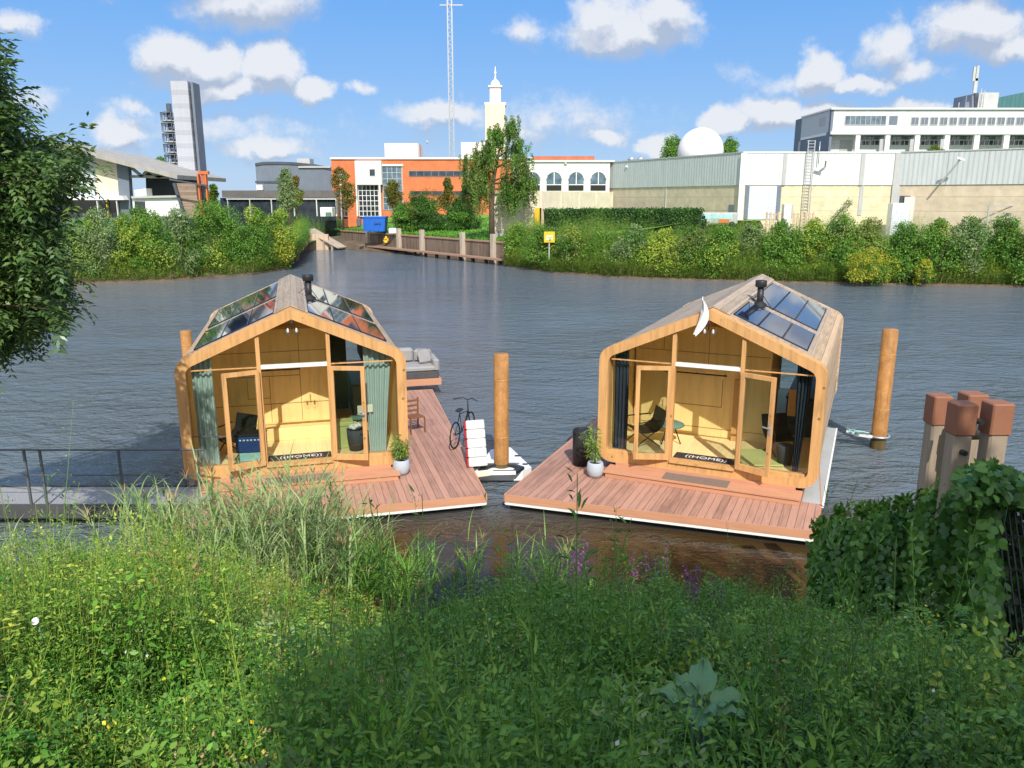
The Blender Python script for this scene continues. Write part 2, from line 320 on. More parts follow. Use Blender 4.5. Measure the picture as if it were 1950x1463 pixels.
# ------------------------------------------------------------------ mesh builder
def tag(o, label=None, cat=None, group=None, kind=None):
    if label: o['label'] = label
    if cat: o['category'] = cat
    if group: o['group'] = group
    if kind: o['kind'] = kind
    return o
def empty(name, loc=(0, 0, 0), rz=0, label=None, cat=None, group=None):
    o = bpy.data.objects.new(name, None); COL.objects.link(o); o.location = loc; o.rotation_euler = (0, 0, rz)
    o.empty_display_size = .2
    return tag(o, label, cat, group)
class MB:
    def __init__(s, xf=None): s.v = []; s.f = []; s.mi = []; s.sm = []; s.xf = xf
    def add(s, vs, fs, mi=0, sm=False):
        k = len(s.v)
        for p in vs:
            p = Vector(p)
            if s.xf is not None: p = s.xf @ p
            s.v.append(p[:])
        for f in fs: s.f.append([i+k for i in f]); s.mi.append(mi); s.sm.append(sm)
        return s
    def box(s, x0, y0, z0, x1, y1, z1, mi=0, m=None):
        vs = [Vector((x, y, z)) for z in (z0, z1) for y in (y0, y1) for x in (x0, x1)]
        if m is not None: vs = [m @ q for q in vs]
        return s.add(vs, [(0, 2, 3, 1), (4, 5, 7, 6), (0, 1, 5, 4), (2, 6, 7, 3), (0, 4, 6, 2), (1, 3, 7, 5)], mi)
    def bbox(s, x0, y0, z0, x1, y1, z1, b=.02, mi=0):
        """box with chamfered vertical and top edges"""
        def ring(i, z): return [(x0+i+b, y0+i, z), (x1-i-b, y0+i, z), (x1-i, y0+i+b, z), (x1-i, y1-i-b, z), (x1-i-b, y1-i, z), (x0+i+b, y1-i, z), (x0+i, y1-i-b, z), (x0+i, y0+i+b, z)]
        rs = [ring(b, z0), ring(0, z0+b), ring(0, z1-b), ring(b, z1)]
        vs = [p for r in rs for p in r]; fs = []
        for k in range(3):
            for i in range(8):
                j = (i+1) % 8; fs.append((k*8+i, k*8+j, k*8+8+j, k*8+8+i))
        fs.append(tuple(range(7, -1, -1))); fs.append(tuple(range(24, 32)))
        return s.add(vs, fs, mi)
    def prism(s, poly, y0, y1, mi=0, ax=1):
        """poly of (a,b) extruded along y (ax=1: (x,z)) or z (ax=2: (x,y))"""
        n = len(poly)
        mk = (lambda a, b, t: (a, t, b)) if ax == 1 else (lambda a, b, t: (a, b, t)) if ax == 2 else (lambda a, b, t: (t, a, b))
        vs = [mk(a, b, y0) for a, b in poly]+[mk(a, b, y1) for a, b in poly]
        fs = [tuple(range(n)), tuple(range(2*n-1, n-1, -1))]+[(i, i+n, (i+1) % n+n, (i+1) % n) for i in range(n)]
        return s.add(vs, fs, mi)
    def ring(s, out, inn, y0, y1, mi=0, mo=None):
        n = len(out); vs = [(a, y, b) for y in (y0, y1) for P in (out, inn) for a, b in P]; fs = []
        for i in range(n):
            j = (i+1) % n
            s_ = [(i, j, n+j, n+i), (2*n+i, 3*n+i, 3*n+j, 2*n+j), (n+i, n+j, 3*n+j, 3*n+i)]
            fs += s_
        s.add(vs, fs, mi)
        s.add(vs, [(i, 2*n+i, 2*n+(i+1) % n, (i+1) % n) for i in range(n)], mo if mo is not None else mi)
        return s
    def tube(s, pts, r, n=8, mi=0, cap=True, sm=True):
        pts = [Vector(p) for p in pts]; rr = r if isinstance(r, (list, tuple)) else [r]*len(pts); vs = []; fs = []
        for i, p in enumerate(pts):
            d = (pts[min(i+1, len(pts)-1)]-pts[max(i-1, 0)])
            if d.length < 1e-9: d = Vector((0, 0, 1))
            d.normalize(); a = Vector((0, 0, 1)) if abs(d.z) < .9 else Vector((1, 0, 0))
            x = d.cross(a).normalized(); y = d.cross(x)
            for k in range(n):
                t = 2*math.pi*k/n; vs.append(p+(x*math.cos(t)+y*math.sin(t))*rr[i])
        for i in range(len(pts)-1):
            for k in range(n):
                j = (k+1) % n; fs.append((i*n+k, i*n+j, i*n+n+j, i*n+n+k))
        s.add(vs, fs, mi, sm)
        if cap: s.add(vs, [tuple(range(n)), tuple(range(len(vs)-1, len(vs)-n-1, -1))], mi)
        return s
    def lathe(s, prof, c=(0, 0, 0), n=20, mi=0):
        vs = []; fs = []
        for r, z in prof:
            for k in range(n):
                t = 2*math.pi*k/n; vs.append((c[0]+r*math.cos(t), c[1]+r*math.sin(t), c[2]+z))
        for i in range(len(prof)-1):
            for k in range(n):
                j = (k+1) % n; fs.append((i*n+k, i*n+j, i*n+n+j, i*n+n+k))
        return s.add(vs, fs, mi, True)
    def beam(s, a, b, w, h, mi=0):
        a = Vector(a); b = Vector(b); d = (b-a).normalized(); up = Vector((0, 0, 1)) if abs(d.z) < .95 else Vector((0, 1, 0))
        x = d.cross(up).normalized()*w/2; y = x.cross(d).normalized()*h/2
        vs = [a-x-y, a+x-y, a+x+y, a-x+y, b-x-y, b+x-y, b+x+y, b-x+y]
        return s.add(vs, [(0, 3, 2, 1), (4, 5, 6, 7), (0, 1, 5, 4), (1, 2, 6, 5), (2, 3, 7, 6), (3, 0, 4, 7)], mi)
    def build(s, name, mats, parent=None, loc=(0, 0, 0), rz=0, label=None, cat=None, group=None, kind=None):
        if not isinstance(mats, (list, tuple)): mats = [mats]
        me = bpy.data.meshes.new(name); me.from_pydata(s.v, [], s.f); me.update()
        for m in mats: me.materials.append(M[m] if isinstance(m, str) else m)
        me.polygons.foreach_set('material_index', s.mi); me.polygons.foreach_set('use_smooth', s.sm)
        import bmesh
        bm = bmesh.new(); bm.from_mesh(me); bmesh.ops.remove_doubles(bm, verts=bm.verts, dist=1e-5); bmesh.ops.recalc_face_normals(bm, faces=bm.faces); bm.to_mesh(me); bm.free()
        o = bpy.data.objects.new(name, me); COL.objects.link(o); o.location = loc; o.rotation_euler = (0, 0, rz)
        if parent: o.parent = parent
        return tag(o, label, cat, group, kind)
def shiftbuild(mb, name, mats, origin, **kw):
    """build a world-coordinate mesh with its origin moved to 'origin' (or relative to an unrotated parent)"""
    o0 = Vector(origin); mb.v = [tuple(Vector(p)-o0) for p in mb.v]
    return mb.build(name, mats, loc=tuple(o0) if kw.get('parent') is None else (0, 0, 0), **kw)

# ------------------------------------------------------------------ foliage (numpy)
def unit(a): return a/np.maximum(np.linalg.norm(a, axis=1, keepdims=True), 1e-9)
def rnd_dirs(n): return unit(RNG.normal(size=(n, 3)))
class Fol:
    def __init__(s, six=False): s.six = six; s.V = []; s.F = []; s.MI = []; s.A = []; s.n = 0
    def _push(s, verts, k, mi, rnd):
        n = len(verts)//k; s.V.append(verts.reshape(-1, 3))
        s.F.append(np.full(n, k)); s.MI.append(np.full(n, mi) if np.isscalar(mi) else mi)
        s.A.append(np.repeat(rnd, k)); s.n += n*k
    def leaves(s, pos, d, L, Wd, mi=0, rnd=None, flat=None):
        n = len(pos); d = unit(d); a = rnd_dirs(n) if flat is None else unit(flat+RNG.normal(size=(n, 3))*.35)
        side = unit(np.cross(d, a)); nor = np.cross(side, d)
        L = np.broadcast_to(L, n).reshape(-1, 1)*RNG.uniform(.7, 1.25, (n, 1)); Wd = np.broadcast_to(Wd, n).reshape(-1, 1)*RNG.uniform(.8, 1.2, (n, 1))
        if s.six:
            v = np.stack([pos, pos+d*L*.22+side*Wd*.40+nor*L*.03, pos+d*L*.58+side*Wd*.42+nor*L*.05, pos+d*L-nor*L*.1, pos+d*L*.58-side*Wd*.42+nor*L*.05, pos+d*L*.22-side*Wd*.40+nor*L*.03], 1)
            s._push(v.reshape(-1, 3), 6, mi, RNG.uniform(0, 1, n) if rnd is None else np.clip(rnd+RNG.normal(size=n)*.15, 0, 1)); return
        v = np.stack([pos, pos+d*L*.45+side*Wd*.5+nor*L*.06, pos+d*L-nor*L*.12, pos+d*L*.45-side*Wd*.5+nor*L*.06], 1)
        s._push(v.reshape(-1, 3), 4, mi, RNG.uniform(0, 1, n) if rnd is None else np.clip(rnd+RNG.normal(size=n)*.15, 0, 1))
    def blades(s, pos, head, L, w, lean, droop, seg=4, mi=0, rnd=None):
        n = len(pos); L = np.broadcast_to(L, n).astype(float); w = np.broadcast_to(w, n).astype(float)
        h = np.stack([np.cos(head), np.sin(head), np.zeros(n)], 1); sd = np.stack([-np.sin(head), np.cos(head), np.zeros(n)], 1)
        P = pos.copy(); ang = np.pi/2-np.broadcast_to(lean, n).astype(float); r = RNG.uniform(0, 1, n) if rnd is None else np.clip(rnd+RNG.normal(size=n)*.15, 0, 1)
        prev = P; pw = w*.6
        for i in range(seg):
            st = h*np.cos(ang)[:, None]+np.array([0, 0, 1.])*np.sin(ang)[:, None]
            nx = prev+st*(L/seg)[:, None]; nw = w*(1-((i+1)/seg)**2*.92)
            v = np.stack([prev-sd*pw[:, None]/2, prev+sd*pw[:, None]/2, nx+sd*nw[:, None]/2, nx-sd*nw[:, None]/2], 1)
            s._push(v.reshape(-1, 3), 4, mi, r); prev = nx; pw = nw; ang = ang-np.broadcast_to(droop, n)/seg
        return prev
    def stems(s, roots, h, w, lean=.12, mi=0, rnd=None):
        n = len(roots); return s.blades(roots, RNG.uniform(0, 6.283, n), h, w, np.abs(RNG.normal(size=n))*lean, .1, 2, mi, rnd)
    def plants(s, roots, h, nl, L, Wd, spread=.12, up=.25, mi=0, low=.1, tip=.6, rnd=None, stem=.006):
        """upright leafy stems"""
        n = len(roots); h = np.broadcast_to(h, n)*RNG.uniform(.7, 1.2, n); ln = RNG.normal(size=(n, 2))*.13*h[:, None]
        t = RNG.uniform(low, 1, (n, nl)); az = RNG.uniform(0, 6.283, (n, nl))
        p = roots[:, None, :]+np.stack([ln[:, 0:1]*t**1.5, ln[:, 1:2]*t**1.5, h[:, None]*t], 2)
        off = np.stack([np.cos(az), np.sin(az), np.zeros_like(az)], 2)*(spread*RNG.uniform(0, 1, (n, nl, 1))*(1.15-t[:, :, None]*.8))
        d = np.stack([np.cos(az), np.sin(az), RNG.normal(size=(n, nl))*.3+up], 2)
        base = RNG.uniform(.15, .75, n) if rnd is None else rnd
        if stem:
            t1 = roots+np.stack([ln[:, 0]*.35, ln[:, 1]*.35, h*.5], 1); t2 = roots+np.stack([ln[:, 0], ln[:, 1], h], 1); w = np.array([stem, 0, 0])/2
            s._push(np.stack([roots-w, roots+w, t1+w*.8, t1-w*.8], 1).reshape(-1, 3), 4, mi, base); s._push(np.stack([t1-w*.8, t1+w*.8, t2+w*.4, t2-w*.4], 1).reshape(-1, 3), 4, mi, base)
        rn = (np.repeat(base, nl)+(t.ravel()-.5)*.35); LL = L*(1-(1-tip)*t.ravel())
        s.leaves((p+off).reshape(-1, 3), d.reshape(-1, 3), LL, Wd*LL/L, mi, rn, np.tile(np.array([[0, 0, 1.]]), (n*nl, 1)))
    def clump(s, c, rad, n, L, Wd, mi=0, rnd=None, shell=.5, droop=0, sq=(1, 1, 1)):
        d = rnd_dirs(n); r = RNG.uniform(shell**3, 1, (n, 1))**(1/3)*rad
        p = np.array(c)+d*r*np.array(sq); dd = d*.6+rnd_dirs(n)*.7+np.array([0, 0, -droop])
        s.leaves(p, dd, L, Wd, mi, rnd, unit(d+np.array([0, 0, .6])))
    def build(s, name, mats, parent=None, origin=(0, 0, 0), **kw):
        V = np.concatenate(s.V)-np.array(origin); FC = np.concatenate(s.F); MI = np.concatenate(s.MI); A = np.concatenate(s.A)
        me = bpy.data.meshes.new(name); me.vertices.add(len(V)); me.vertices.foreach_set('co', V.ravel().astype(np.float32))
        me.loops.add(len(V)); me.loops.foreach_set('vertex_index', np.arange(len(V), dtype=np.int32))
        me.polygons.add(len(FC)); me.polygons.foreach_set('loop_start', (np.cumsum(FC)-FC).astype(np.int32)); me.polygons.foreach_set('loop_total', FC.astype(np.int32))
        me.polygons.foreach_set('material_index', MI.astype(np.int32))
        me.update(calc_edges=True)
        at_ = me.attributes.new('rnd', 'FLOAT', 'POINT'); at_.data.foreach_set('value', A.astype(np.float32))
        for m in mats: me.materials.append(M[m])
        o = bpy.data.objects.new(name, me); COL.objects.link(o)
        if parent: o.parent = parent
        else: o.location = origin
        return tag(o, **kw)

# ------------------------------------------------------------------ water and land
def water_mat():
    m, t, b, o = base_mat('canal_water'); g = t.new('ShaderNodeNewGeometry').outputs['Position']
    sp = t.new('ShaderNodeSeparateXYZ'); t.link(g, sp.inputs[0])
    c1 = t.noise(t.vmath('MULTIPLY', g, (1.0, 1.9, 1)), 1.15, 3, .6, .6)
    c2 = t.noise(t.vmath('MULTIPLY', g, (1.0, 1.5, 1)), 5.2, 3, .6, .4)
    c3 = t.noise(t.vmath('MULTIPLY', g, (1.0, 2.2, 1)), .35, 2, .5)
    patch = t.noise(t.vmath('MULTIPLY', g, (1, 2.2, 1)), .06, 4, .6, 1.2)
    h = t.math('ADD', t.math('MULTIPLY', c1, .75), t.math('MULTIPLY', c2, .26)); h = t.math('ADD', h, t.math('MULTIPLY', c3, .5))
    # sheltered water in the lee of the decks is calmer
    calm = t.step(sp.outputs[1], 13.2, 16.5)
    left = t.step(sp.outputs[0], -3.0, -6.0)
    sheltered = t.math('MAXIMUM', calm, left)
    st = t.math('MULTIPLY_ADD', sheltered, .85, .12)
    st = t.math('MULTIPLY', st, t.math('MULTIPLY_ADD', t.step(patch, .38, .62), .75, .4))
    n = t.new('ShaderNodeBump'); n.inputs['Distance'].default_value = .46; t.link(st, n.inputs['Strength']); t.link(h, n.inputs['Height'])
    t.link(n.outputs[0], b.inputs['Normal'])
    silt_shade = t.math('MULTIPLY', t.step(t.math('ADD', sp.outputs[1], t.math('MULTIPLY', patch, 1.5)), 17.2, 14.6), t.step(sp.outputs[0], -5.5, -2.5))  # muddy brown that also paints bank shade and deck reflection into the body colour
    t.link(t.mix(silt_shade, (.115, .142, .168), (.055, .034, .014)), b.inputs['Base Color']); b.inputs['Roughness'].default_value = .05
    b.inputs['IOR'].default_value = 1.333; b.inputs['Specular IOR Level'].default_value = .5
    return m
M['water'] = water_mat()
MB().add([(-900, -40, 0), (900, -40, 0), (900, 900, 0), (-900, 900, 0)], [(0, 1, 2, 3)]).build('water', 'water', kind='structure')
MB().add([(-3000, -3000, -2.5), (3000, -3000, -2.5), (3000, 3000, -2.5), (-3000, 3000, -2.5)], [(0, 1, 2, 3)]).build('river_bed', 'grit', kind='structure')

def shore_y(x): return 11.6-.45/(1+math.exp(-(x+2.3)*2.5))+.35*math.sin(x*.9)+.25*math.sin(x*2.1+1)+(.5 if x < -3 else 0)*min(1, max(0, (-3-x)/2))*.2
def bank_z(x, y):
    s = shore_y(x)-y
    z = .42*s if s > 0 else .6*s
    if s > 17: z = .42*17
    z += .08*math.sin(x*1.7+y)*min(1, max(0, s))
    return max(-1.5, z)
mb = MB(); NX, NY = 90, 70
xs = [-60+120*i/NX for i in range(NX+1)]; ysv = [-40+56*j/NY for j in range(NY+1)]
vs = [(x, y, min(5.0, bank_z(x, y))) for y in ysv for x in xs]
mb.add(vs, [(j*(NX+1)+i, j*(NX+1)+i+1, (j+1)*(NX+1)+i+1, (j+1)*(NX+1)+i) for j in range(NY) for i in range(NX)], 0, True)
mb.build('near_bank', 'soil', kind='structure')

# far land: shore outline seen in the photo, then out to the horizon
shore = [(-900, 60), (-60, 57), tuple(gnd(150, 542))[:2], tuple(gnd(330, 536))[:2], tuple(gnd(480, 524))[:2], tuple(gnd(545, 514))[:2], tuple(gnd(556, 496))[:2], (-28.2, 101), (-25.5, 104.5),
         (-.2, 80.2), tuple(gnd(965, 508))[:2], tuple(gnd(1050, 520))[:2], tuple(gnd(1180, 530))[:2], tuple(gnd(1400, 537))[:2], tuple(gnd(1650, 542))[:2], tuple(gnd(1950, 547))[:2], (60, 55), (900, 52)]
def lift(p, d, z): return (p[0], p[1]+d, z)
mb = MB(); n = len(shore)
nrm = [((-.95, .3) if i in (6, 7) else (-.5, .85) if i == 5 else (0, 1)) for i in range(n)]
rows = [[(p[0]+q[0]*d, p[1]+q[1]*d, z) for p, q in zip(shore, nrm)] for d, z in ((-.6, -1.2), (0, .12), (2.2, .75), (7, 1.15))]
rows.append([(x*1.4, 160, 1.25) for x, y in shore]); rows.append([(x*6, 3000, 1.3) for x, y in shore])
vs = [p for r in rows for p in r]
mb.add(vs, [(j*n+i, j*n+i+1, (j+1)*n+i+1, (j+1)*n+i) for j in range(3) for i in range(n-1)], 1)
mb.add(vs, [(j*n+i, j*n+i+1, (j+1)*n+i+1, (j+1)*n+i) for j in (3, 4) for i in range(n-1)], 0)
M['land'] = plain('far_grassland', (.1, .17, .04), .95, .5, .15, bmp=.3)
M['mud'] = plain('bank_mud', (.13, .095, .06), .95, .5, .8, bmp=.5)
mb.build('ground', ['land', 'mud'], kind='structure')

# ------------------------------------------------------------------ houseboats
HW, HE, HA = 2.3, 2.49, 3.5
def rounded(verts, radii, n=6):
    out = []; m = len(verts)
    for i, (p, r) in enumerate(zip(verts, radii)):
        p = Vector(p); a = (Vector(verts[i-1])-p); b = (Vector(verts[(i+1) % m])-p)
        a.normalize(); b.normalize(); ang = a.angle(b)
        if r <= 0: out.append(tuple(p)); continue
        d = r/math.tan(ang/2); c = p+(a+b).normalized()*(r/math.sin(ang/2))
        s = p+a*d-c; e = p+b*d-c; t0 = math.atan2(s.y, s.x); t1 = math.atan2(e.y, e.x)
        while t1-t0 > math.pi: t1 -= 2*math.pi
        while t1-t0 < -math.pi: t1 += 2*math.pi
        for k in range(n+1):
            t = t0+(t1-t0)*k/n; out.append((c.x+r*math.cos(t), c.y+r*math.sin(t)))
    return out
def profile(inset=0):
    k = inset; sl = math.atan2(HA-HE, HW); he = HE-k*math.tan(sl/2)*1.0-0*k; ha = HA-k/math.cos(sl)
    w = HW-k; he = ha-(w)*math.tan(sl)
    v = [(-w, k), (w, k), (w, he), (0, ha), (-w, he)]
    rb = max(.34-k, .1); re = max(.33-k*.6, .12)
    return rounded(v, [rb, rb, re, 0, re])
def roof_z(x, inset=0):
    sl = math.atan2(HA-HE, HW); return HA-inset/math.cos(sl)-abs(x)*math.tan(sl)
SLOPE = math.atan2(HA-HE, HW)
FT = .2; FZ = FT+.0
def houseboat(x, y, yaw, L, deckpts, side):
    left = side == 'L'
    root = empty('houseboat', (x, y, .55), yaw,
        'houseboat with sage curtains and glass panels on both roof slopes, sofa on its side deck' if left else 'houseboat with navy curtains and a white flag at its gable, grey walkway along its wall', 'houseboat', 'wooden houseboats moored side by side')
    MB().ring(profile(0), profile(FT), 0, .34).build('front_frame', 'frame', root)
    b = MB(); b.ring(profile(.035), profile(.175), .34, L-.2, 0); b.build('shell', ['shellw'], root)
    MB().ring(profile(0), profile(FT), L-.2, L).build('back_frame', 'shellw', root)
    # roof cladding sheets lying on the shell, ridge strip
    for sg in (-1, 1):
        ca, sa = math.cos(SLOPE), math.sin(SLOPE)
        Tm = Matrix.Translation((0, 0, HA-.035/ca))@Matrix.Rotation(SLOPE*sg, 4, 'Y')
        mb = MB()
        wlen = (HW-.34)/ca
        x0, x1 = (0.0, wlen) if sg > 0 else (-wlen, 0.0)
        mb.box(x0, .345, .0, x1, L-.205, .03)
        o = mb.build('roof_cladding', 'shell', root); o.matrix_local = Tm
        if left or sg > 0:
            g0 = .55 if left else 1.05
            span = (L-.5-g0)
            for gidx in range(2):
                ya, yb = (((.5, 2.85), (3.4, 6.75)) if left else ((.62, 2.75), (3.35, 7.3)))[gidx]
                for k in range(3):
                    a = .4 if not left else .36; wv = (wlen-a-(.12 if not left else .02))/3
                    xa, xb = a+k*wv, a+(k+1)*wv-.025
                    if sg < 0: xa, xb = -xb, -xa
                    tp = MB().bbox(xa, ya, .032, xb, yb, .062, .008).build('solar_panel', 'solar', root); tp.matrix_local = Tm
                    tp['label'] = 'dark glossy glass roof panel'
                sm_ = MB()
                for k in range(4):
                    xs_ = (.4 if not left else .36)+k*wv-.02
                    if sg < 0: xs_ = -xs_-.014
                    sm_.box(xs_, ya-.02, .034, xs_+.014, yb+.02, .066)
                q = sm_.build('panel_rail', 'black', root); q.matrix_local = Tm
    # ridge cap
    mb = MB(); mb.prism([(-.34, roof_z(.34)+.012), (0, HA+.012), (.34, roof_z(.34)+.012), (.34, roof_z(.34)+.04), (0, HA+.045), (-.34, roof_z(.34)+.04)], .3, L-.02)
    mb.build('ridge_cap', 'shell', root)
    # floor, inner lining
    MB().box(-HW+FT+.06, .08, FT-.03, HW-FT-.06, L-.25, FT+.012).build('floor', 'floorw', root)
    inn = profile(.175); inn2 = profile(.19)
    mb = MB(); mb.ring(inn, inn2, .35, L-.21, 0); mb.build('lining', 'ply', root)
    # gable joinery
    fz = FT+.012; top = 2.3
    def topz(xx): return roof_z(xx, FT)
    for sg in (-1, 1):
        xx = .7*sg; MB().box(xx-.04, .05, fz, xx+.04, .17, topz(abs(xx)+.04)+.01).build('mullion', 'frame', root)
    MB().box(-.66, .06, top-.03, .66, .16, top+.045).build('transom', 'white', root)
    for sg in (-1, 1):
        MB().box(min(sg*.74, sg*2.06), .1, top-.012, max(sg*.74, sg*2.06), .13, top+.012).build('glazing_bar', 'frame', root)
        # fixed side glass
        xa, xb = (.74, 2.1) if sg > 0 else (-2.1, -.74)
        e = topz(2.06)
        pol = [(xa, fz), (xb, fz), (xb, topz(abs(xb))), (xa, topz(abs(xa)))]
        MB().prism(pol, .112, .118).build('fixed_pane', 'glass', root)
        # sill
        MB().box(min(sg*.74, sg*2.04), .04, fz-.01, max(sg*.74, sg*2.04), .2, fz+.05).build('sill', 'frame', root)
    MB().prism([(-.66, top+.045), (.66, top+.045), (.66, topz(.66)), (0, topz(0)), (-.66, topz(.66))], .112, .118).build('gable_pane', 'glass', root)
    MB().box(-.68, -.05, fz-.03, .68, .2, fz+.02).build('threshold', 'frame', root)
    # open doors
    for sg in (-1, 1):
        hinge = Vector((.7*sg, -.03, fz+.03)); a = R(18 if left else 21)
        d = empty('door', hinge, 0); d.parent = root; ang = a if sg < 0 else -a
        d.rotation_euler = (0, 0, (ang if sg < 0 else -a))
        w, h = .74, top-.05-fz
        # local x towards the free edge
        s = -1 if sg < 0 else 1
        def bx(m_, xa, xb, z0, z1, y0=-.03, y1=.03): m_.box(min(s*xa, s*xb), y0, z0, max(s*xa, s*xb), y1, z1)
        m_ = MB(); t_ = .085
        bx(m_, 0, t_, 0, h); bx(m_, w-t_, w, 0, h); bx(m_, t_, w-t_, 0, .13); bx(m_, t_, w-t_, h-t_, h)
        m_.build('door_frame', 'frame', d)
        m_ = MB(); bx(m_, t_, w-t_, .13, h-t_, -.004, .004); m_.build('door_pane', 'glass', d)
        if sg > 0:
            m_ = MB(); m_.beam((w-.04, -.03, 1.02), (w-.04, -.09, 1.02), .03, .03); m_.beam((w-.035, -.085, 1.02), (w-.17, -.085, 1.03), .02, .025); m_.box(w-.06, -.04, .88, w-.02, -.03, 1.1)
            m_.build('door_handle', 'steel', d)
    # back gable
    for xx in (-.7, .7): MB().box(xx-.04, L-.2, fz, xx+.04, L-.1, topz(.74)+.01).build('back_mullion', 'frame', root)
    MB().prism([(-2.1, fz), (2.1, fz), (2.1, topz(2.1)), (0, topz(0)), (-2.1, topz(2.1))], L-.15, L-.144).build('back_pane', 'glass', root)
    # inner partition and box room
    px1 = .78 if left else 1.05; pd = 2.35 if left else 2.12
    lim = lambda xx: roof_z(abs(xx), .216)
    MB().prism([(-2.07, fz), (px1, fz), (px1, lim(px1)), (0, lim(0)), (-2.07, lim(2.07))], pd, pd+1.9).build('partition', 'ply', root)
    sm_ = MB(); y0 = pd-.006; W2 = .011
    def hl(xa, xb, z): sm_.box(xa, y0, z-W2/2, xb, pd+.002, z+W2/2)
    def vl(x_, za, zb): sm_.box(x_-W2/2, y0, za, x_+W2/2, pd+.002, zb)
    if left:
        hl(-2.0, .75, 2.2); hl(-1.3, .1, 1.62); hl(-2., .75, .95); vl(.1, .42, 2.75); vl(-.6, .42, 1.6); hl(-.6, .1, .42); hl(-1.1, -.6, 1.1); vl(-1.1, 1.1, 1.6)
    else:
        hl(-2., 1., 2.2); hl(-.7, .45, 1.85); vl(.45, .3, 1.85); hl(-1.2, 0, .95); vl(0, .95, 1.6); vl(-1.2, .95, 1.6); hl(-2., 1., .42); vl(-.35, 1.85, 2.75); vl(.45, 2.2, 2.7); vl(-1.4, 2.2, 2.6)
    sm_.build('panel_joint', 'seam', root)
    mb = MB(); mb.prism([(-1.95, 2.72), (px1-.02, 2.72), (px1-.02, lim(px1)-.02), (0, lim(0)-.02), (-1.4, lim(1.4)-.02)], pd-.012, pd-.002) if left else mb.prism([(-1.0, 2.82), (.8, 2.82), (.8, lim(.8)-.02), (0, lim(0)-.02), (-.9, lim(.9)-.02)], pd-.012, pd-.002)
    mb.build('gable_recess', 'plyd', root)
    mb = MB(); zr = 1.78 if left else 1.72
    mb.tube([(-1.35, pd-.09, zr), (.1 if left else .1, pd-.09, zr)], .016, 8)
    for xx in (-1.3, -.6, .05): mb.beam((xx, pd-.09, zr), (xx, pd, zr), .02, .02)
    mb.build('hanging_rail', 'black', root)
    if left: MB().bbox(-1.0, pd-.62, fz, .74, pd-.01, fz+.3, .015).build('bench', 'ply', root)
    else: MB().box(.28, pd-.16, fz, .42, pd-.01, fz+1.45).build('pilaster', 'plyd', root)
    # kitchen run along the right wall and end wall panel
    mb = MB(); mb.bbox(1.35, 3.0, fz, 2.06, L-1.2, fz+.9, .01, 0); mb.box(1.33, 2.98, fz+.9, 2.07, L-1.18, fz+.94, 1); mb.build('kitchen_counter', ['slate2', 'black'], root)
    MB().box(1.62, 3.2, fz+1.45, 2.06, L-2.6, fz+1.95).build('wall_cupboard', 'slate2', root)
    if left: MB().box(px1+.0, 4.3, fz, 1.3, 4.4, lim(.8)).build('dark_panel', 'slate2', root)
    # lamps in the gable
    mb = MB(); zz = HA-.42
    mb.tube([(0, -.06, HA-.22), (0, -.06, zz)], .012, 6)
    o = mb.build('lamp_cord', 'black', root)
    for dx in (-.08, .09):
        MB().lathe([(.0, -.09), (.05, -.075), (.085, -.02), (.08, .03), (.03, .075), (.0, .08)], (dx, -.07+abs(dx)*.3, zz-.05), 14).build('globe_lamp', 'glass', root)
        MB().lathe([(.0, -.02), (.02, -.015), (.025, .02), (.015, .07), (0, .08)], (dx, -.07+abs(dx)*.3, zz-.05), 8).build('bulb', 'white', root)
    # chimney
    cx_, cy_ = (.42, 3.12) if left else (.58, 3.05)
    zc = roof_z(cx_)
    ch = empty('chimney', (cx_, cy_, zc), 0); ch.parent = root
    MB().tube([(0, 0, -.1), (0, 0, .44)], .075, 16).build('flue_pipe', 'black', ch)
    MB().lathe([(.075, .42), (.12, .43), (.13, .45), (.13, .57), (.12, .585), (0, .585)], n=16).build('cowl', 'black', ch)
    MB().lathe([(.17, -.02), (.16, .03), (.085, .09), (.075, .1)], n=16).build('flashing', 'rubber', ch)
    for dx, dy in ((-.3, .0), (.28, .25)): MB().beam((0, 0, .32), (dx, dy, -.02-(dx*.42)), .012, .012).build('stay', 'black', ch)
    # pontoon deck: corner points given in the world
    mat_ = Matrix.Rotation(-yaw, 3, 'Z')
    lp = [mat_@(Vector((px_, py_, 0))-Vector((x, y, 0))) for px_, py_ in deckpts]
    poly = [(p.x, p.y) for p in lp]; dz = -.2
    MB().prism(poly, dz-.05, dz, 0, 2).build('deck_boards', 'deck', root)
    c = sum((Vector(p) for p in poly), Vector((0, 0)))/len(poly)
    def inset(k, a): return [tuple(Vector(p)+(c-Vector(p)).normalized()*k) for p in poly]
    # fascia boards and hull
    n = len(poly)
    for i in range(n):
        p, q = Vector(poly[i]), Vector(poly[(i+1) % n]); ln = (q-p).length; a = math.atan2((q-p).y, (q-p).x)
        f = MB().box(0, -.028, dz-.15, ln, .0, dz+.006).build('fascia', 'deckx', root, (p.x, p.y, 0), a)
        f = MB().box(.01, -.02, dz-.21, ln-.01, .002, dz-.152).build('edge_rail', 'white', root, (p.x, p.y, 0), a)
    MB().prism(inset(.12, 0), -.95, dz-.055, 0, 2).build('hull', 'rubber', root)
    MB().box(-HW+.3, .25, -.19, HW-.3, L-.3, .0).build('house_plinth', 'rubber', root)
    # composite step along the front
    MB().box(-1.95, -.47, dz+.004, 2.0, .02, dz+.11).box(-1.99, -.5, dz+.112, 2.04, .02, dz+.145).build('step', 'deckx', root)
    MB().box(-1.85, -.05, dz+.147, 1.9, .0, .02).build('step_riser', 'deckx', root)
    return root
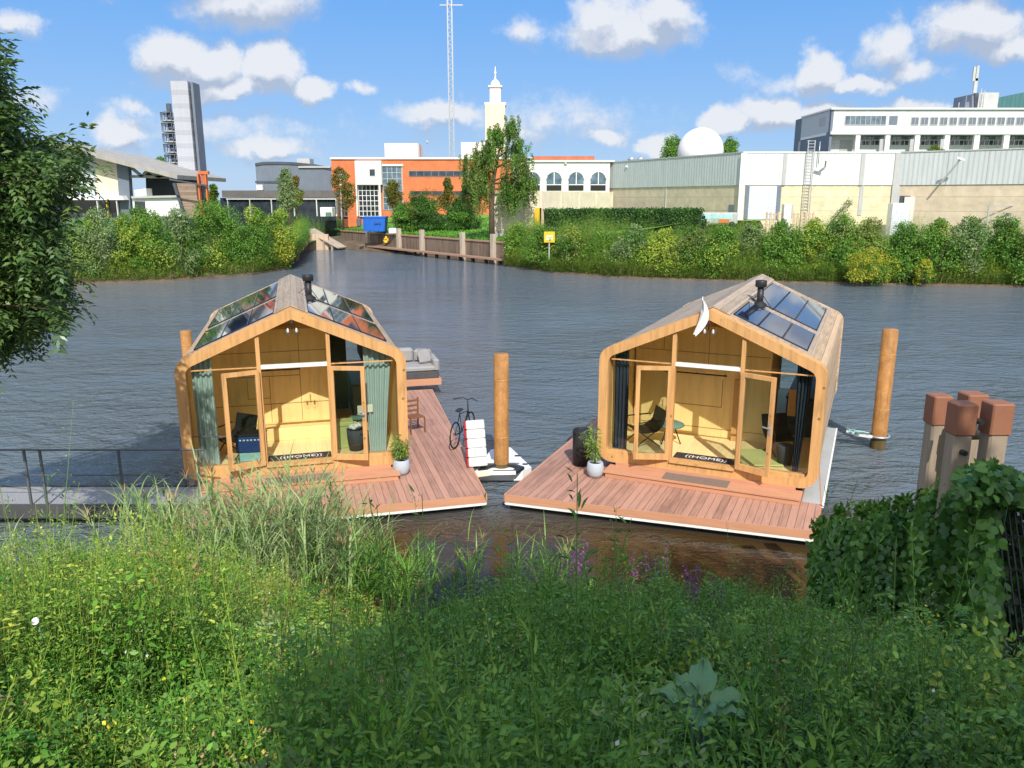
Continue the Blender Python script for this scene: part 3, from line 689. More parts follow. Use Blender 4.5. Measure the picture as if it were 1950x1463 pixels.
# deck outlines in the world (front left, front right, back right, back left)
LH = (-4.485, 15.867, .267, 7.33); RH = (3.985, 15.745, -.425, 8.03)
g = lambda a, b: tuple(gnd(a, b, .35))[:2]
dl_nr, dl_nl = g(925, 943), g(328, 1000)
dl_fr = g(822, 742)
dl_fl = (dl_nl[0]+(dl_fr[0]-dl_nr[0])-.2, dl_nl[1]+(dl_fr[1]-dl_nr[1]))
hl_ = houseboat(*LH, [dl_nl, dl_nr, dl_fr, dl_fl], 'L')
dr_nl, dr_nr = g(962, 942), g(1553, 1012)
dirs = Vector((math.sin(.41), math.cos(.41)))
dr_bl = (dr_nl[0]+dirs.x*10.5-.1, dr_nl[1]+dirs.y*10.5); dr_br = (dr_nr[0]+math.sin(.36)*1.5, dr_nr[1]+math.cos(.36)*1.5)
e2 = (Vector(dr_nr)+Vector((math.sin(.425), math.cos(.425)))*1.4)
hr_ = houseboat(*RH, [dr_nl, dr_nr, tuple(e2), tuple(Vector(dr_nl)+dirs*10.6+Vector((5.2, -2.2)).normalized()*(.0)+Vector((4.9, -2.2))), tuple(Vector(dr_nl)+dirs*10.6)], 'R')
def hloc(H, lx, ly, lz=0):
    c, s = math.cos(H[2]), math.sin(H[2]); return Vector((H[0]+lx*c-ly*s, H[1]+lx*s+ly*c, .55+lz))
# grey walkway strip beside the right house
wk = MB(); wk.box(2.05, -.2, -.24, 2.42, 5.6, -.197, 0); wk.box(2.422, -.2, -.27, 2.46, 5.6, -.187, 1)
o = wk.build('side_walkway', ['zinc', 'white'], hr_)
MB().box(2.06, -.1, -.9, 2.4, 5.55, -.245).build('side_float', 'rubber', hr_)
# flag on a short pole
fl = empty('flag', hloc(RH, -.12, -.02, 3.35), RH[2], 'small white flag hanging from a short pole at the gable tip of the right houseboat', 'flag')
MB().tube([(0, 0, -.25), (-.02, -.12, .42)], .012, 6).build('flag_pole', 'steel', fl)
mb = MB(); nx, nz = 6, 10; vs = []
for k in range(2):
    for j in range(nz+1):
        for i in range(nx+1):
            uu = i/nx; vv = j/nz; wdt = .16*(math.sin(vv*3.0)*.9+.18)
            vs.append((-.02+uu*wdt-.14*vv*vv, -.13+.05*math.sin(uu*7+vv*4)+k*.006, .38-.72*vv-.05*uu))
q = (nx+1)*(nz+1)
fs = [(k*q+j*(nx+1)+i, k*q+j*(nx+1)+i+1, k*q+(j+1)*(nx+1)+i+1, k*q+(j+1)*(nx+1)+i) for k in range(2) for j in range(nz) for i in range(nx)]
mb.add(vs, fs, 0, True); mb.build('flag_cloth', 'white', fl)

# ------------------------------------------------------------------ things on and in the houseboats
def curtain(H, x0, x1, y0, mat_, label, grp_, folds, z1=None, sway=0):
    z0 = FT+.03; n = folds*6; mb = MB(); rows = 7; vs = []
    for k in range(2):
        for j in range(rows+1):
            t = j/rows
            for i in range(n+1):
                s = i/n; xx = x0+(x1-x0)*s; ztop = roof_z(abs(xx), FT)-.03
                sp = 1+.25*(1-t)
                vs.append((xx+sway*(1-t)*(s-.3), y0+.045*math.sin(s*folds*2*math.pi+.6*math.sin(3*t))*(1.2-.5*t)+k*.008+.02*math.sin(5*t), z0+(ztop-z0)*t))
    q = (n+1)*(rows+1)
    fs = [(k*q+j*(n+1)+i, k*q+j*(n+1)+i+1, k*q+(j+1)*(n+1)+i+1, k*q+(j+1)*(n+1)+i) for k in range(2) for j in range(rows) for i in range(n)]
    for j in range(rows): fs += [(j*(n+1), (j+1)*(n+1), q+(j+1)*(n+1), q+j*(n+1)), (j*(n+1)+n, q+j*(n+1)+n, q+(j+1)*(n+1)+n, (j+1)*(n+1)+n)]
    mb.add(vs, fs, 0, True)
    return mb.build('curtain', mat_, None, hloc(H, 0, 0), H[2], label, 'curtain', grp_)
curtain(LH, -2.02, -1.62, .3, 'sage', 'sage green curtain at the left side of the left houseboat front', 'sage curtains', 4)
curtain(LH, 1.42, 2.02, .3, 'sage', 'sage green curtain at the right side of the left houseboat front, beside the laundry basket', 'sage curtains', 5, sway=-.25)
curtain(RH, -2.03, -1.72, .3, 'navyc', 'navy curtain at the left side of the right houseboat front, by the armchair', 'navy curtains', 4)
curtain(RH, 1.72, 2.03, .3, 'navyc', 'navy curtain at the right side of the right houseboat front', 'navy curtains', 4, sway=-.2)
def text_obj(txt, size, parent, loc, rot, mat_, name='lettering', sx=1.0):
    c = bpy.data.curves.new(name, 'FONT'); c.body = txt; c.size = size; c.align_x = 'CENTER'; c.align_y = 'CENTER'; c.extrude = .002
    o = bpy.data.objects.new(name, c); COL.objects.link(o)
    dg = bpy.context.evaluated_depsgraph_get(); me = bpy.data.meshes.new_from_object(o.evaluated_get(dg)); me.materials.clear(); me.materials.append(M[mat_])
    bpy.data.objects.remove(o); o = bpy.data.objects.new(name, me); COL.objects.link(o); o.parent = parent; o.location = loc; o.rotation_euler = rot; o.scale = (sx, 1, 1)
    return o
for H, nm, txt in ((LH, 'left', '((HOME))'), (RH, 'right', '((HOME))')):
    r_ = empty('door_mat', hloc(H, 0, .42, FT+.016), H[2], 'dark door mat with white lettering inside the open doors of the %s houseboat' % nm, 'door mat', 'dark lettered door mats')
    MB().bbox(-.66, -.19, 0, .66, .19, .018, .006).build('mat_pad', 'mat', r_)
    text_obj(txt, .22, r_, (.02, -.02, .02), (0, 0, 0), 'white', sx=1.0)
    MB().bbox(-.75, -.2, 0, .6, .2, .014, .005).build('door_mat', 'mat2', None, hloc(H, .02, -.24, -.053), H[2], 'brown foot mat on the outer step of the %s houseboat' % nm, 'door mat', 'brown step mats')

def armchair(loc, rz, label, grp_):
    r_ = empty('armchair', loc, rz, label, 'chair', grp_)
    s = MB(); prof = [(-.30, .42), (-.1, .36), (.2, .38), (.34, .52), (.42, .82)]
    for i in range(len(prof)-1):
        (a, z), (b_, w) = prof[i], prof[i+1]; s.add([(-.3, a, z), (.3, a, z), (.3, b_, w), (-.3, b_, w), (-.3, a, z-.03), (.3, a, z-.03), (.3, b_, w-.03), (-.3, b_, w-.03)], [(0, 1, 2, 3), (4, 7, 6, 5), (0, 4, 5, 1), (2, 6, 7, 3), (0, 3, 7, 4), (1, 5, 6, 2)])
    s.build('seat', 'black', r_)
    for sx in (-1, 1):
        MB().tube([(sx*.3, -.28, .42), (sx*.27, .3, 0)], .014, 6).build('leg', 'black', r_)
        MB().tube([(sx*.27, -.32, 0), (sx*.3, .28, .46)], .014, 6).build('leg', 'black', r_)
        MB().tube([(sx*.31, -.3, .42), (sx*.34, -.26, .6), (sx*.33, .3, .62)], .016, 6).build('armrest', 'black', r_)
    return r_
armchair(hloc(LH, -1.35, .95, FT+.02), LH[2]-.7, 'black armchair inside the left houseboat next to the navy tub', 'black armchairs')
armchair(hloc(RH, -1.5, .9, FT+.02), RH[2]-.9, 'black armchair inside the right houseboat beside the left curtain', 'black armchairs')
armchair(hloc(RH, 1.45, 1.4, FT+.02), RH[2]+.6, 'black armchair behind the open right door of the right houseboat', 'black armchairs')
t_ = empty('storage_tub', hloc(LH, -.98, .5, FT+.02), LH[2]-.1, 'navy storage tub on a pale cyan box behind the left glass door', 'storage tub')
MB().bbox(-.26, -.16, 0, .26, .16, .2, .02).build('lower_box', 'cyan', t_)
MB().bbox(-.3, -.18, .202, .3, .18, .56, .02).build('tub_body', 'navy', t_)
m_ = MB().bbox(-.31, -.19, .56, .31, .19, .6, .01); m_.build('rim', 'black', t_)
m_ = MB()
for k in range(6): m_.box(-.22+k*.075, -.186, .47, -.18+k*.075, -.181, .5)
m_.build('print', 'white', t_)
pl_ = empty('side_table', hloc(RH, -.98, 1.25, FT+.02), RH[2], 'low round table with a green cloth beside the armchair in the right houseboat', 'table')
MB().lathe([(0, .4), (.3, .4), (.33, .42), (.32, .45), (.2, .5), (0, .5)], n=18).build('tabletop', 'green', pl_)
for k in range(3): MB().tube([(.1*math.cos(k*2.1), .1*math.sin(k*2.1), .4), (.26*math.cos(k*2.1), .26*math.sin(k*2.1), 0)], .014, 6).build('leg', 'black', pl_)
bk = empty('laundry_basket', hloc(LH, 1.22, .62, FT+.02), LH[2], 'dark grey basket with crumpled white cloth by the right sage curtain', 'basket')
MB().lathe([(0, 0), (.15, 0), (.19, .25), (.2, .48), (.185, .48), (.17, .1), (0, .08)], n=20).build('basket_body', 'greyd', bk)
m_ = MB()
for k in range(9): a = k*2.4; m_.lathe([(0, -.06), (.05, -.03), (.07, .01), (.04, .05), (0, .06)], (.09*math.cos(a)*(k > 0), .09*math.sin(a)*(k > 0), .48+.04*(k % 3)), 9)
m_.build('white_cloth', 'white', bk)
cb = empty('cabinet', hloc(LH, .98, .95, FT+.02), LH[2], 'pale yellow green cabinet seen through the right glass door of the left houseboat', 'cabinet')
MB().bbox(-.19, -.17, 0, .19, .17, .5, .01).build('cabinet_body', 'lime', cb); MB().bbox(-.21, -.19, .502, .21, .19, .6, .012).build('lid', 'lime', cb)
st_ = empty('stool', hloc(LH, 1.32, 1.35, FT+.02), LH[2], 'dark green stool with thin legs behind the right glass door', 'stool')
MB().lathe([(0, .5), (.17, .5), (.19, .53), (.17, .57), (0, .57)], n=16).build('seat', 'green', st_)
for k in range(4): MB().tube([(.1*math.cos(k*1.57), .1*math.sin(k*1.57), .5), (.19*math.cos(k*1.57), .19*math.sin(k*1.57), 0)], .014, 6).build('leg', 'black', st_)
MB().bbox(-.42, -.55, 0, .42, .55, .03, .01).build('floor_board', 'lime', None, hloc(RH, 1.02, .9, FT+.03), RH[2]+.35, 'pale green board lying on the floor behind the right door of the right houseboat', 'board')
MB().bbox(-.17, -.02, 0, .17, .02, .62, .008).build('wood_panel', 'plyd', None, hloc(RH, 1.62, 2.2, FT+.7), RH[2], 'brown wooden panel standing on the counter end near the navy curtain', 'panel')
MB().lathe([(0, 0), (.15, 0), (.17, .4), (.16, .42), (0, .42)], n=18).build('pouffe', 'greyd', None, hloc(RH, 1.58, .75, FT+.02), 0, 'round dark grey pouffe beside the right navy curtain', 'pouffe')
MB().bbox(-.17, -.01, 0, .17, .01, .17, .004).build('hanging_sign', 'paper', None, tuple(hloc(LH, 1.42, .25, FT+.95)), LH[2]+.2, 'small square pale card hanging next to the door handle of the left houseboat', 'sign')

def bamboo_pot(loc, label, h, seed, lean, yel):
    r_ = empty('potted_bamboo', loc, 0, label, 'potted plant', 'bamboo plants in round pots on the decks')
    MB().lathe([(0, 0), (.11, 0), (.165, .08), (.19, .2), (.17, .31), (.155, .34), (.14, .34), (.14, .28), (0, .28)], n=24).build('pot', 'pot', r_)
    MB().lathe([(0, .285), (.141, .285)], n=16).build('potting_soil', 'soil', r_)
    st = MB(); f = Fol(); rr = random.Random(seed)
    for k in range(11):
        a = rr.uniform(0, 6.28); r0 = .09*rr.random(); hh = h*rr.uniform(.6, 1.05); sp_ = rr.uniform(.03, .22)
        pts = [(r0*math.cos(a)+sp_*t*t*math.cos(a)+lean*t*t, r0*math.sin(a)+sp_*t*t*math.sin(a), .28+hh*t) for t in (0, .25, .5, .75, 1)]
        st.tube(pts, [.007, .006, .006, .004, .002], 5)
        for q in range(44):
            t = rr.uniform(.22, 1); i = min(3, int(t*4)); s = t*4-i; p = Vector(pts[i]).lerp(Vector(pts[i+1]), s)
            aa = rr.uniform(0, 6.28)
            P = np.array([[p.x+.05*math.cos(aa), p.y+.05*math.sin(aa), p.z]]); D = np.array([[math.cos(aa), math.sin(aa), rr.uniform(-.7, .5)]])
            f.leaves(P, D, .12, .02, 0 if rr.random() > yel else 1, np.array([rr.random()]), np.array([[0, 0, 1.]]))
    st.build('cane', 'lf_olive' if False else 'green', r_); f.build('leaves', ['lf_mid', 'lf_lime'], r_)
bamboo_pot(gnd(765, 903, .355), 'bushy green bamboo in a round pale pot on the left deck beside the wooden frame', .66, 3, .0, .45)
bamboo_pot(gnd(1133, 908, .355), 'taller yellowing bamboo in a round pale pot in front of the black bin', .85, 5, -.06, .75)
bn = empty('rain_barrel', gnd(1107, 884, .355), 0, 'tall black barrel standing on the right deck behind the bamboo pot', 'barrel')
MB().lathe([(0, 0), (.2, 0), (.205, .3), (.205, .8), (.19, .82), (.19, .78), (0, .78)], n=24).build('barrel_body', 'black', bn)
MB().lathe([(.206, .74), (.216, .745), (.216, .775), (.206, .78)], n=24).build('rim_band', 'rubber', bn)

# lounge sofa at the far end of the left deck
sfp = gnd(795, 735, .355)
pf = empty('sofa_platform', (sfp.x, sfp.y+.5, .355), LH[2], 'raised red board platform under the grey sofa at the end of the left deck', 'platform')
MB().box(-1.2, -.5, 0, .65, .9, .2).build('platform_boards', 'deckx', pf)
so = empty('outdoor_sofa', (sfp.x, sfp.y+.5, .555), LH[2], 'grey cushioned outdoor sofa at the far end of the left deck', 'sofa')
MB().bbox(-1.1, -.4, .0, .6, .8, .22, .02).build('base', 'greyd', so)
MB().bbox(-1.05, -.4, .225, .5, .5, .4, .05).build('seat_cushion', 'greyc', so)
MB().bbox(-1.0, .42, .4, -.1, .72, .86, .07).build('back_cushion', 'greyc', so)
MB().bbox(-.08, .42, .4, .5, .72, .8, .07).build('back_cushion', 'greyc', so)
MB().bbox(.42, -.4, .22, .62, .78, .62, .05).build('armrest', 'greyc', so)
q = MB(Matrix.Translation((.22, .2, .62))@Matrix.Rotation(.5, 4, 'Z')@Matrix.Rotation(-.35, 4, 'X')).bbox(-.24, -.08, -.24, .24, .08, .24, .06).build('throw_pillow', 'greyc', so)

# slatted folding chair beside the left house
sc_ = empty('folding_chair', gnd(790, 822, .355), LH[2]+.3, 'brown slatted wooden chair on the left deck against the house wall', 'chair')
for k in range(3): MB().beam((-.2, .18, .52+.13*k), (.2, .18, .52+.13*k), .02, .05).build('back_slat', 'chairw', sc_)
MB().bbox(-.2, -.2, .4, .2, .18, .43, .008).build('seat', 'chairw', sc_)
for sx in (-1, 1):
    MB().beam((sx*.2, .22, 0), (sx*.2, .19, .85), .03, .03).build('leg', 'chairw', sc_); MB().beam((sx*.2, -.2, 0), (sx*.2, -.18, .4), .03, .03).build('leg', 'chairw', sc_)

# ------------------------------------------------------------------ piles, pontoon between the boats
def pile(px, py, ptop, r, label):
    g0 = gnd(px, py, 0); tp = at(px, ptop, g0.y)
    o = empty('mooring_pile', (g0.x, g0.y, 0), 0, label, 'mooring pile', 'ochre steel mooring piles')
    h = tp.z
    MB().lathe([(r, -2), (r, h-.02), (r-.015, h), (0, h)], n=28).build('pile_tube', 'pile', o)
    m_ = MB()
    for z in (h*.34, h*.8): m_.lathe([(r+.001, z-.008), (r+.006, z), (r+.001, z+.008)], n=28)
    m_.build('weld_seam', 'plyd', o)
    MB().lathe([(r+.002, -1), (r+.003, .2), (r+.002, .34)], n=28).build('wet_band', 'algae', o)
    return o
pile(955, 908, 674, .168, 'ochre steel mooring pile in the gap between the two decks')
pile(1671, 853, 627, .185, 'ochre steel mooring pile to the right of the right houseboat')
pile(366, 760, 630, .17, 'rusty pile partly hidden behind the left corner of the left houseboat')
# white/red padded mat panel leaning on the landing, with frame
c0 = gnd(905, 893, .4)
P = lambda px, py, z: gnd(px, py, z)
fp = empty('pontoon', gnd(960, 900, .2), 0, 'white pontoon raft with dark slots around the centre mooring pile', 'pontoon')
o0 = Vector(fp.location)
def rel(px, py, z): return gnd(px, py, z)-o0
def slab(mb, pts, z0, z1, mi=0): mb.prism([(p.x, p.y) for p in pts], z0-o0.z, z1-o0.z, mi, 2); return mb
slab(MB(), [rel(972, 852, .25), rel(1012, 890, .25), rel(995, 897, .25), rel(905, 897, .25), rel(935, 856, .25)], .02, .25).build('raft', 'white', fp)
m_ = MB()
for px, py in ((985, 868), (1000, 884), (976, 880), (990, 892)): p = rel(px, py, .255); m_.box(p.x-.06, p.y-.05, .252-o0.z, p.x+.06, p.y+.05, .258-o0.z)
m_.build('slot', 'black', fp)
ringp = []
for z, r1, r2 in ((.32, .3, .42),):
    g0 = gnd(955, 915, 0)-o0
    m_ = MB(); pts = [(-.52, -.1), (-.3, .2), (.3, .24), (.52, .02), (.35, -.3), (-.38, -.34)]
    ip = [(a*.72, b*.66) for a, b in pts]
    m_.v = []; vs = []
    for zz in (z-.06-o0.z, z-o0.z):
        vs += [(g0.x+a, g0.y+b, zz) for a, b in pts]+[(g0.x+a, g0.y+b, zz) for a, b in ip]
    n = 6; fs = []
    for i in range(n):
        j = (i+1) % n; fs += [(i, j, n+j, n+i), (2*n+i, 3*n+i, 3*n+j, 2*n+j), (i, 2*n+i, 2*n+j, j), (n+i, n+j, 3*n+j, 3*n+i)]
    m_.add(vs, fs); m_.build('pile_bracket', 'navy' if False else 'black', fp)
    m_ = MB(); m_.beam((g0.x-.42, g0.y+.3, z+.03-o0.z), (g0.x+.42, g0.y+.36, z+.03-o0.z), .09, .06).build('white_roller', 'white', fp); MB().beam((g0.x-.32, g0.y-.42, z-o0.z), (g0.x+.32, g0.y-.38, z-o0.z), .09, .06).build('white_roller', 'white', fp)
slab(MB(), [rel(903, 905, .34), rel(940, 900, .34), rel(938, 894, .34), rel(900, 898, .34)], .28, .34).build('pale_board', 'paper', fp)

pb = gnd(915, 893, .36); bt = empty('cushion_stack', pb, 0, 'tall white padded mattress with red side edge standing between the left deck and the pile', 'mattress')
Tm = Matrix.Translation((-.06, .1, 0))@Matrix.Rotation(.12, 4, 'Z')@Matrix.Rotation(-.38, 4, 'X')@Matrix.Rotation(-.04, 4, 'Y')
m_ = MB(Tm)
for k in range(5): m_.bbox(-.2, -.02, .02+k*.21, .22, .09, .225+k*.21, .015)
m_.build('white_pad', 'offwhite', bt)
m_ = MB(Tm)
for k in range(5): m_.bbox(-.245, -.015, .02+k*.21, -.203, .12, .225+k*.21, .015)
m_.build('red_edge', 'red', bt)
MB(Tm).box(-.24, .125, .0, .22, .17, 1.05).build('back_board', 'black', bt)
bi = empty('bicycle', gnd(884, 850, .36)+Vector((-.05, .3, 0)), R(72), 'dark bicycle with wide handlebar parked behind the white mattress', 'bicycle')
def wheel(x):
    w = empty('wheel', (x, 0, .33)); w.parent = bi
    ringpts = [(.31*math.cos(t*math.pi/12), 0, .31*math.sin(t*math.pi/12)) for t in range(25)]
    MB().tube(ringpts, .02, 6, cap=False).build('tyre', 'rubber', w)
    m_ = MB()
    for k in range(12): a = k*math.pi/6; m_.tube([(0, 0, 0), (.3*math.cos(a), 0, .3*math.sin(a))], .002, 3)
    m_.build('spokes', 'steel', w)
wheel(-.5); wheel(.5)
MB().tube([(-.5, 0, .33), (-.05, 0, .3), (.38, 0, .72), (-.18, 0, .78), (-.05, 0, .3)], .017, 6).tube([(-.5, 0, .33), (-.18, 0, .78), (-.21, 0, .86)], .012, 6).build('bike_frame', 'black', bi)
MB().tube([(.5, 0, .33), (.39, 0, .7), (.34, 0, 1.0)], .017, 6).build('fork', 'black', bi)
MB().tube([(.2, .32, 1.03), (.34, .12, 1.06), (.36, 0, 1.0), (.34, -.12, 1.06), (.2, -.32, 1.03)], .013, 6).build('handlebar', 'black', bi)
MB().bbox(-.33, -.07, .86, -.08, .07, .91, .02).build('saddle', 'black', bi)

# right hand bracket to the pile
b0 = gnd(1640, 850, .3); rb = empty('pile_guide', b0, 0, 'white and blue guide arm linking the right walkway to the right pile', 'mooring bracket')
pA = gnd(1671, 853, 0)
q1 = gnd(1612, 822, .33)-b0; q2 = pA+Vector((0, 0, .33))-b0
MB().beam((q1.x, q1.y, .03), (q2.x-.2, q2.y+.1, .03), .1, .08).build('guide_arm', 'white', rb)
MB().beam((q1.x+.1, q1.y-.25, .03), (q2.x-.22, q2.y-.12, .03), .06, .06).build('guide_arm', 'white', rb)
m_ = MB(); cc_ = q2
m_.tube([(cc_.x+.24*math.cos(t*math.pi/10), cc_.y+.24*math.sin(t*math.pi/10), .03) for t in range(21)], .03, 6, cap=False); m_.build('guide_ring', 'steel', rb)
m_ = MB(); rr = random.Random(4)
for k in range(4):
    pts = [(q2.x-.2-rr.random()*.6, q2.y+rr.uniform(-.15, .25), .08+rr.random()*.08) for _ in range(4)]; m_.tube(pts, .02, 5)
m_.build('blue_rope', 'cyan', rb)

# dolphin of four capped timbers
dp = at(1836, 930, 9.1); dl = empty('mooring_dolphin', (dp.x, 9.1, .3), R(4), 'cluster of four weathered timbers with terracotta caps above the ivy', 'mooring dolphin')
def dtimber(pxl, pxr, ptop, Y, lean):
    a = at(pxl, ptop, Y); b_ = at(pxr, ptop, Y); w = b_.x-a.x; cx = (a.x+b_.x)/2-dp.x; zt = a.z-.3; y = Y-9.1
    q = empty('timber', (cx, y, 0), R(-3)); q.parent = dl
    T = Matrix.Shear('XY', 4, (0, 0)) if False else Matrix.Identity(4)
    MB().bbox(-w*.43, -w*.43, -.6, w*.43, w*.43, zt-.32, .02).build('post', 'oldwood', q)
    MB().bbox(-w/2, -w/2, zt-.35, w/2, w/2, zt, .015).build('cap', 'capw', q)
    return q
dtimber(1798, 1838, 764, 8.2, 0); dtimber(1866, 1908, 764, 8.15, 0); dtimber(1766, 1802, 750, 8.9, 0); dtimber(1832, 1872, 748, 8.95, 0)
za = at(1850, 800, 8.6); zz = za.z-.3
m_ = MB(); lg0, lg1 = at(1812, 800, 8.55).x-dp.x, at(1872, 800, 8.55).x-dp.x; m_.tube([(lg0, -.55, zz-.12), (lg1, -.55, zz-.12)], .09, 12); m_.build('cross_log', 'oldwood', dl)
for px, py in ((1814, 858), (1846, 800)): p = at(px, py, 8.1); MB().tube([(p.x-dp.x, 8.1-9.1-.06, p.z-.3), (p.x-dp.x, 8.1-9.1+.2, p.z-.3)], .03, 8).build('bolt', 'rubber', dl)

# gangway at the left
gy0, gy1 = 14.35, 15.35; gz = .42
x1_ = gnd(405, 950, gz).x; gx = empty('gangway', (x1_-5, gy0, 0), 0, 'metal gangway with railings leading to the left houseboat deck', 'gangway')
bx = x1_-5
MB().box(-14, .02, gz-.03, 5.0, 1.0, gz).build('gangway_deck', 'gravel', gx)
m_ = MB().box(-14, -.03, gz-.26, 5.0, .02, gz+.02).build('side_beam', 'greyd', gx); MB().box(-14, 1.0, gz-.26, 5.0, 1.05, gz+.02).build('side_beam', 'greyd', gx)
rz_ = at(200, 857, gy0).z; rm = at(200, 905, gy0).z
for z in (rz_, rm): MB().tube([(-14, -.0, z), (at(388, 857, gy0).x-bx, 0, z)], .018 if z == rz_ else .012, 6).build('handrail', 'rail', gx)
for px in (57, 87, 235, 382): p = at(px, 940, gy0).x-bx; MB().box(p-.02, -.02, gz-.2, p+.02, .02, rz_).build('railing_post', 'rail', gx)
MB().tube([(5.0-1.0, 1.02, rz_-.05), (5.2, 1.02, rz_-.05)], .014, 6).build('handrail', 'rail', gx)
for p in (4.2, 5.15): MB().box(p-.015, 1.0, gz, p+.015, 1.03, rz_-.05).build('railing_post', 'rail', gx)
MB().box(-14, .3, -1.5, -13.6, .7, gz-.3).build('support', 'greyd', gx)

# ------------------------------------------------------------------ far buildings
GZ = 1.2
def facade(parent, o, px0, py0, px1, Y, depth, mat_, name='wall', zb=GZ, mats=None):
    """upright block whose front spans pixels px0..px1 with its top at py0, at distance Y"""
    a = at(px0, py0, Y); b_ = at(px1, py0, Y)
    return MB().box(a.x-o.x, 0, zb-o.z, b_.x-o.x, depth, a.z-o.z).build(name, mat_, parent)
def root_at(name, px, Y, label, cat, group=None):
    p = at(px, 400, Y); o = Vector((p.x, Y, GZ)); return empty(name, o, 0, label, cat, group), o
def panel(parent, o, px0, py0, px1, py1, Y, mat_, name, proud=.06, thick=.2, arch=False, frame=None):
    a = at(px0, py0, Y); b_ = at(px1, py1, Y); x0, x1, z0, z1 = a.x-o.x, b_.x-o.x, b_.z-o.z, a.z-o.z
    m_ = MB()
    if arch:
        r = (x1-x0)/2; c = (x0+x1)/2; zc = z1-r
        pol = [(x0, z0), (x1, z0)]+[(c+r*math.cos(t*math.pi/12), zc+r*math.sin(t*math.pi/12)) for t in range(13)]
        m_.prism(pol, -proud, thick)
    else: m_.box(x0, -proud, z0, x1, thick, z1)
    w = m_.build(name, mat_, parent, (0, Y-o.y, 0))
    if frame:
        f = MB(); k = .09
        nx = frame[1]; nz = frame[2]
        for i in range(nx+1): xx = x0+(x1-x0)*i/nx; f.box(xx-k/2, -proud-.05, z0, xx+k/2, -proud-.002, z1)
        for j in range(nz+1): zz_ = z0+(z1-z0)*j/nz; f.box(x0, -proud-.045, zz_-k/2, x1, -proud-.003, zz_+k/2)
        f.build('window_frame', frame[0], w)
    return w

# orange brick building
r_, o = root_at('brick_building', 630, 130, 'long orange brick building with a white entrance block and strip windows behind the quay', 'building')
facade(r_, o, 630, 300, 1030, 130, 22, 'brick', 'brick_wall')
panel(r_, o, 629, 300, 1031, 303.5, 130, 'white', 'roof_edge', .25, .3)
panel(r_, o, 675, 306, 727, 352, 128.6, 'whitew', 'entrance_block', 0, 3)
panel(r_, o, 703, 322, 715, 336, 128.6, 'dglass', 'window', .03, .1, frame=('white', 1, 1))
panel(r_, o, 677, 352, 682, 412, 128.6, 'white', 'column', 0, .5); panel(r_, o, 721, 352, 726, 412, 128.6, 'white', 'column', 0, .5)
panel(r_, o, 682, 353, 722, 412, 129.6, 'dglass', 'entrance_glazing', .0, .3, frame=('white', 5, 6))
panel(r_, o, 728, 317, 767, 400, 130, 'bglass', 'curtain_glazing', .05, .2, frame=('zinc', 4, 7))
panel(r_, o, 766, 312, 769, 400, 130, 'white', 'frame_post', .3, .2); panel(r_, o, 727, 313, 768, 316.5, 130, 'white', 'frame_beam', .3, .2)
panel(r_, o, 779, 326, 906, 336, 130, 'dglass', 'strip_window', .03, .1, frame=('slate', 9, 1))
panel(r_, o, 781, 364, 906, 372, 130, 'dglass', 'strip_window', .03, .1, frame=('brickd', 6, 1))
panel(r_, o, 700, 338, 726, 346, 128.55, 'dglass', 'window', .03, .1) if False else None
# rooftop blocks
r_, o = root_at('rooftop_block', 765, 140, 'white rooftop block above the orange building, to the left of the mast', 'building')
facade(r_, o, 732, 273, 795, 140, 8, 'whitew', 'block_wall'); panel(r_, o, 795.5, 274, 799, 300, 140.2, 'zinc', 'side_trim', 0, 2)
MB().tube([(4.6, 1, at(0, 273, 140).z-GZ), (4.6, 1, at(0, 267, 140).z-GZ)], .15, 6).build('vent', 'zinc', r_)
# white church like tower
r_, o = root_at('bell_tower', 943, 150, 'slender cream tower with a small lantern and finial rising above the roofs', 'tower')
facade(r_, o, 878, 271, 930, 150, 8, 'whitew', 'base_block')
facade(r_, o, 924, 199, 962, 151, 4, 'cream', 'tower_shaft'); panel(r_, o, 922.5, 195, 963.5, 200, 150.8, 'whitew', 'cornice', .1, 4.4)
zt = at(0, 195, 151).z-GZ; zl = at(0, 165, 151).z-GZ; cx = at(943, 195, 151).x-o.x; w = 1.0
MB().box(cx-w, 1.8, zt, cx+w, 1.8+2*w, zl).build('lantern', 'whitew', r_)
panel(r_, o, 938.5, 172, 947, 190, 152.78, 'dglass', 'lantern_opening', .03, .1)
MB().box(cx-w-.25, 1.55, zl, cx+w+.25, 2.05+2*w, zl+.3).build('lantern_cornice', 'white', r_)
MB().lathe([(.85, zl+.3), (.9, zl+.7), (.6, zl+1.2), (.15, zl+1.5), (.12, zl+2.4), (.28, zl+2.6), (.1, zl+2.85), (.06, zl+3.6), (0, zl+3.7)], (cx, 2.8, 0), 16).build('finial_dome', 'white', r_)
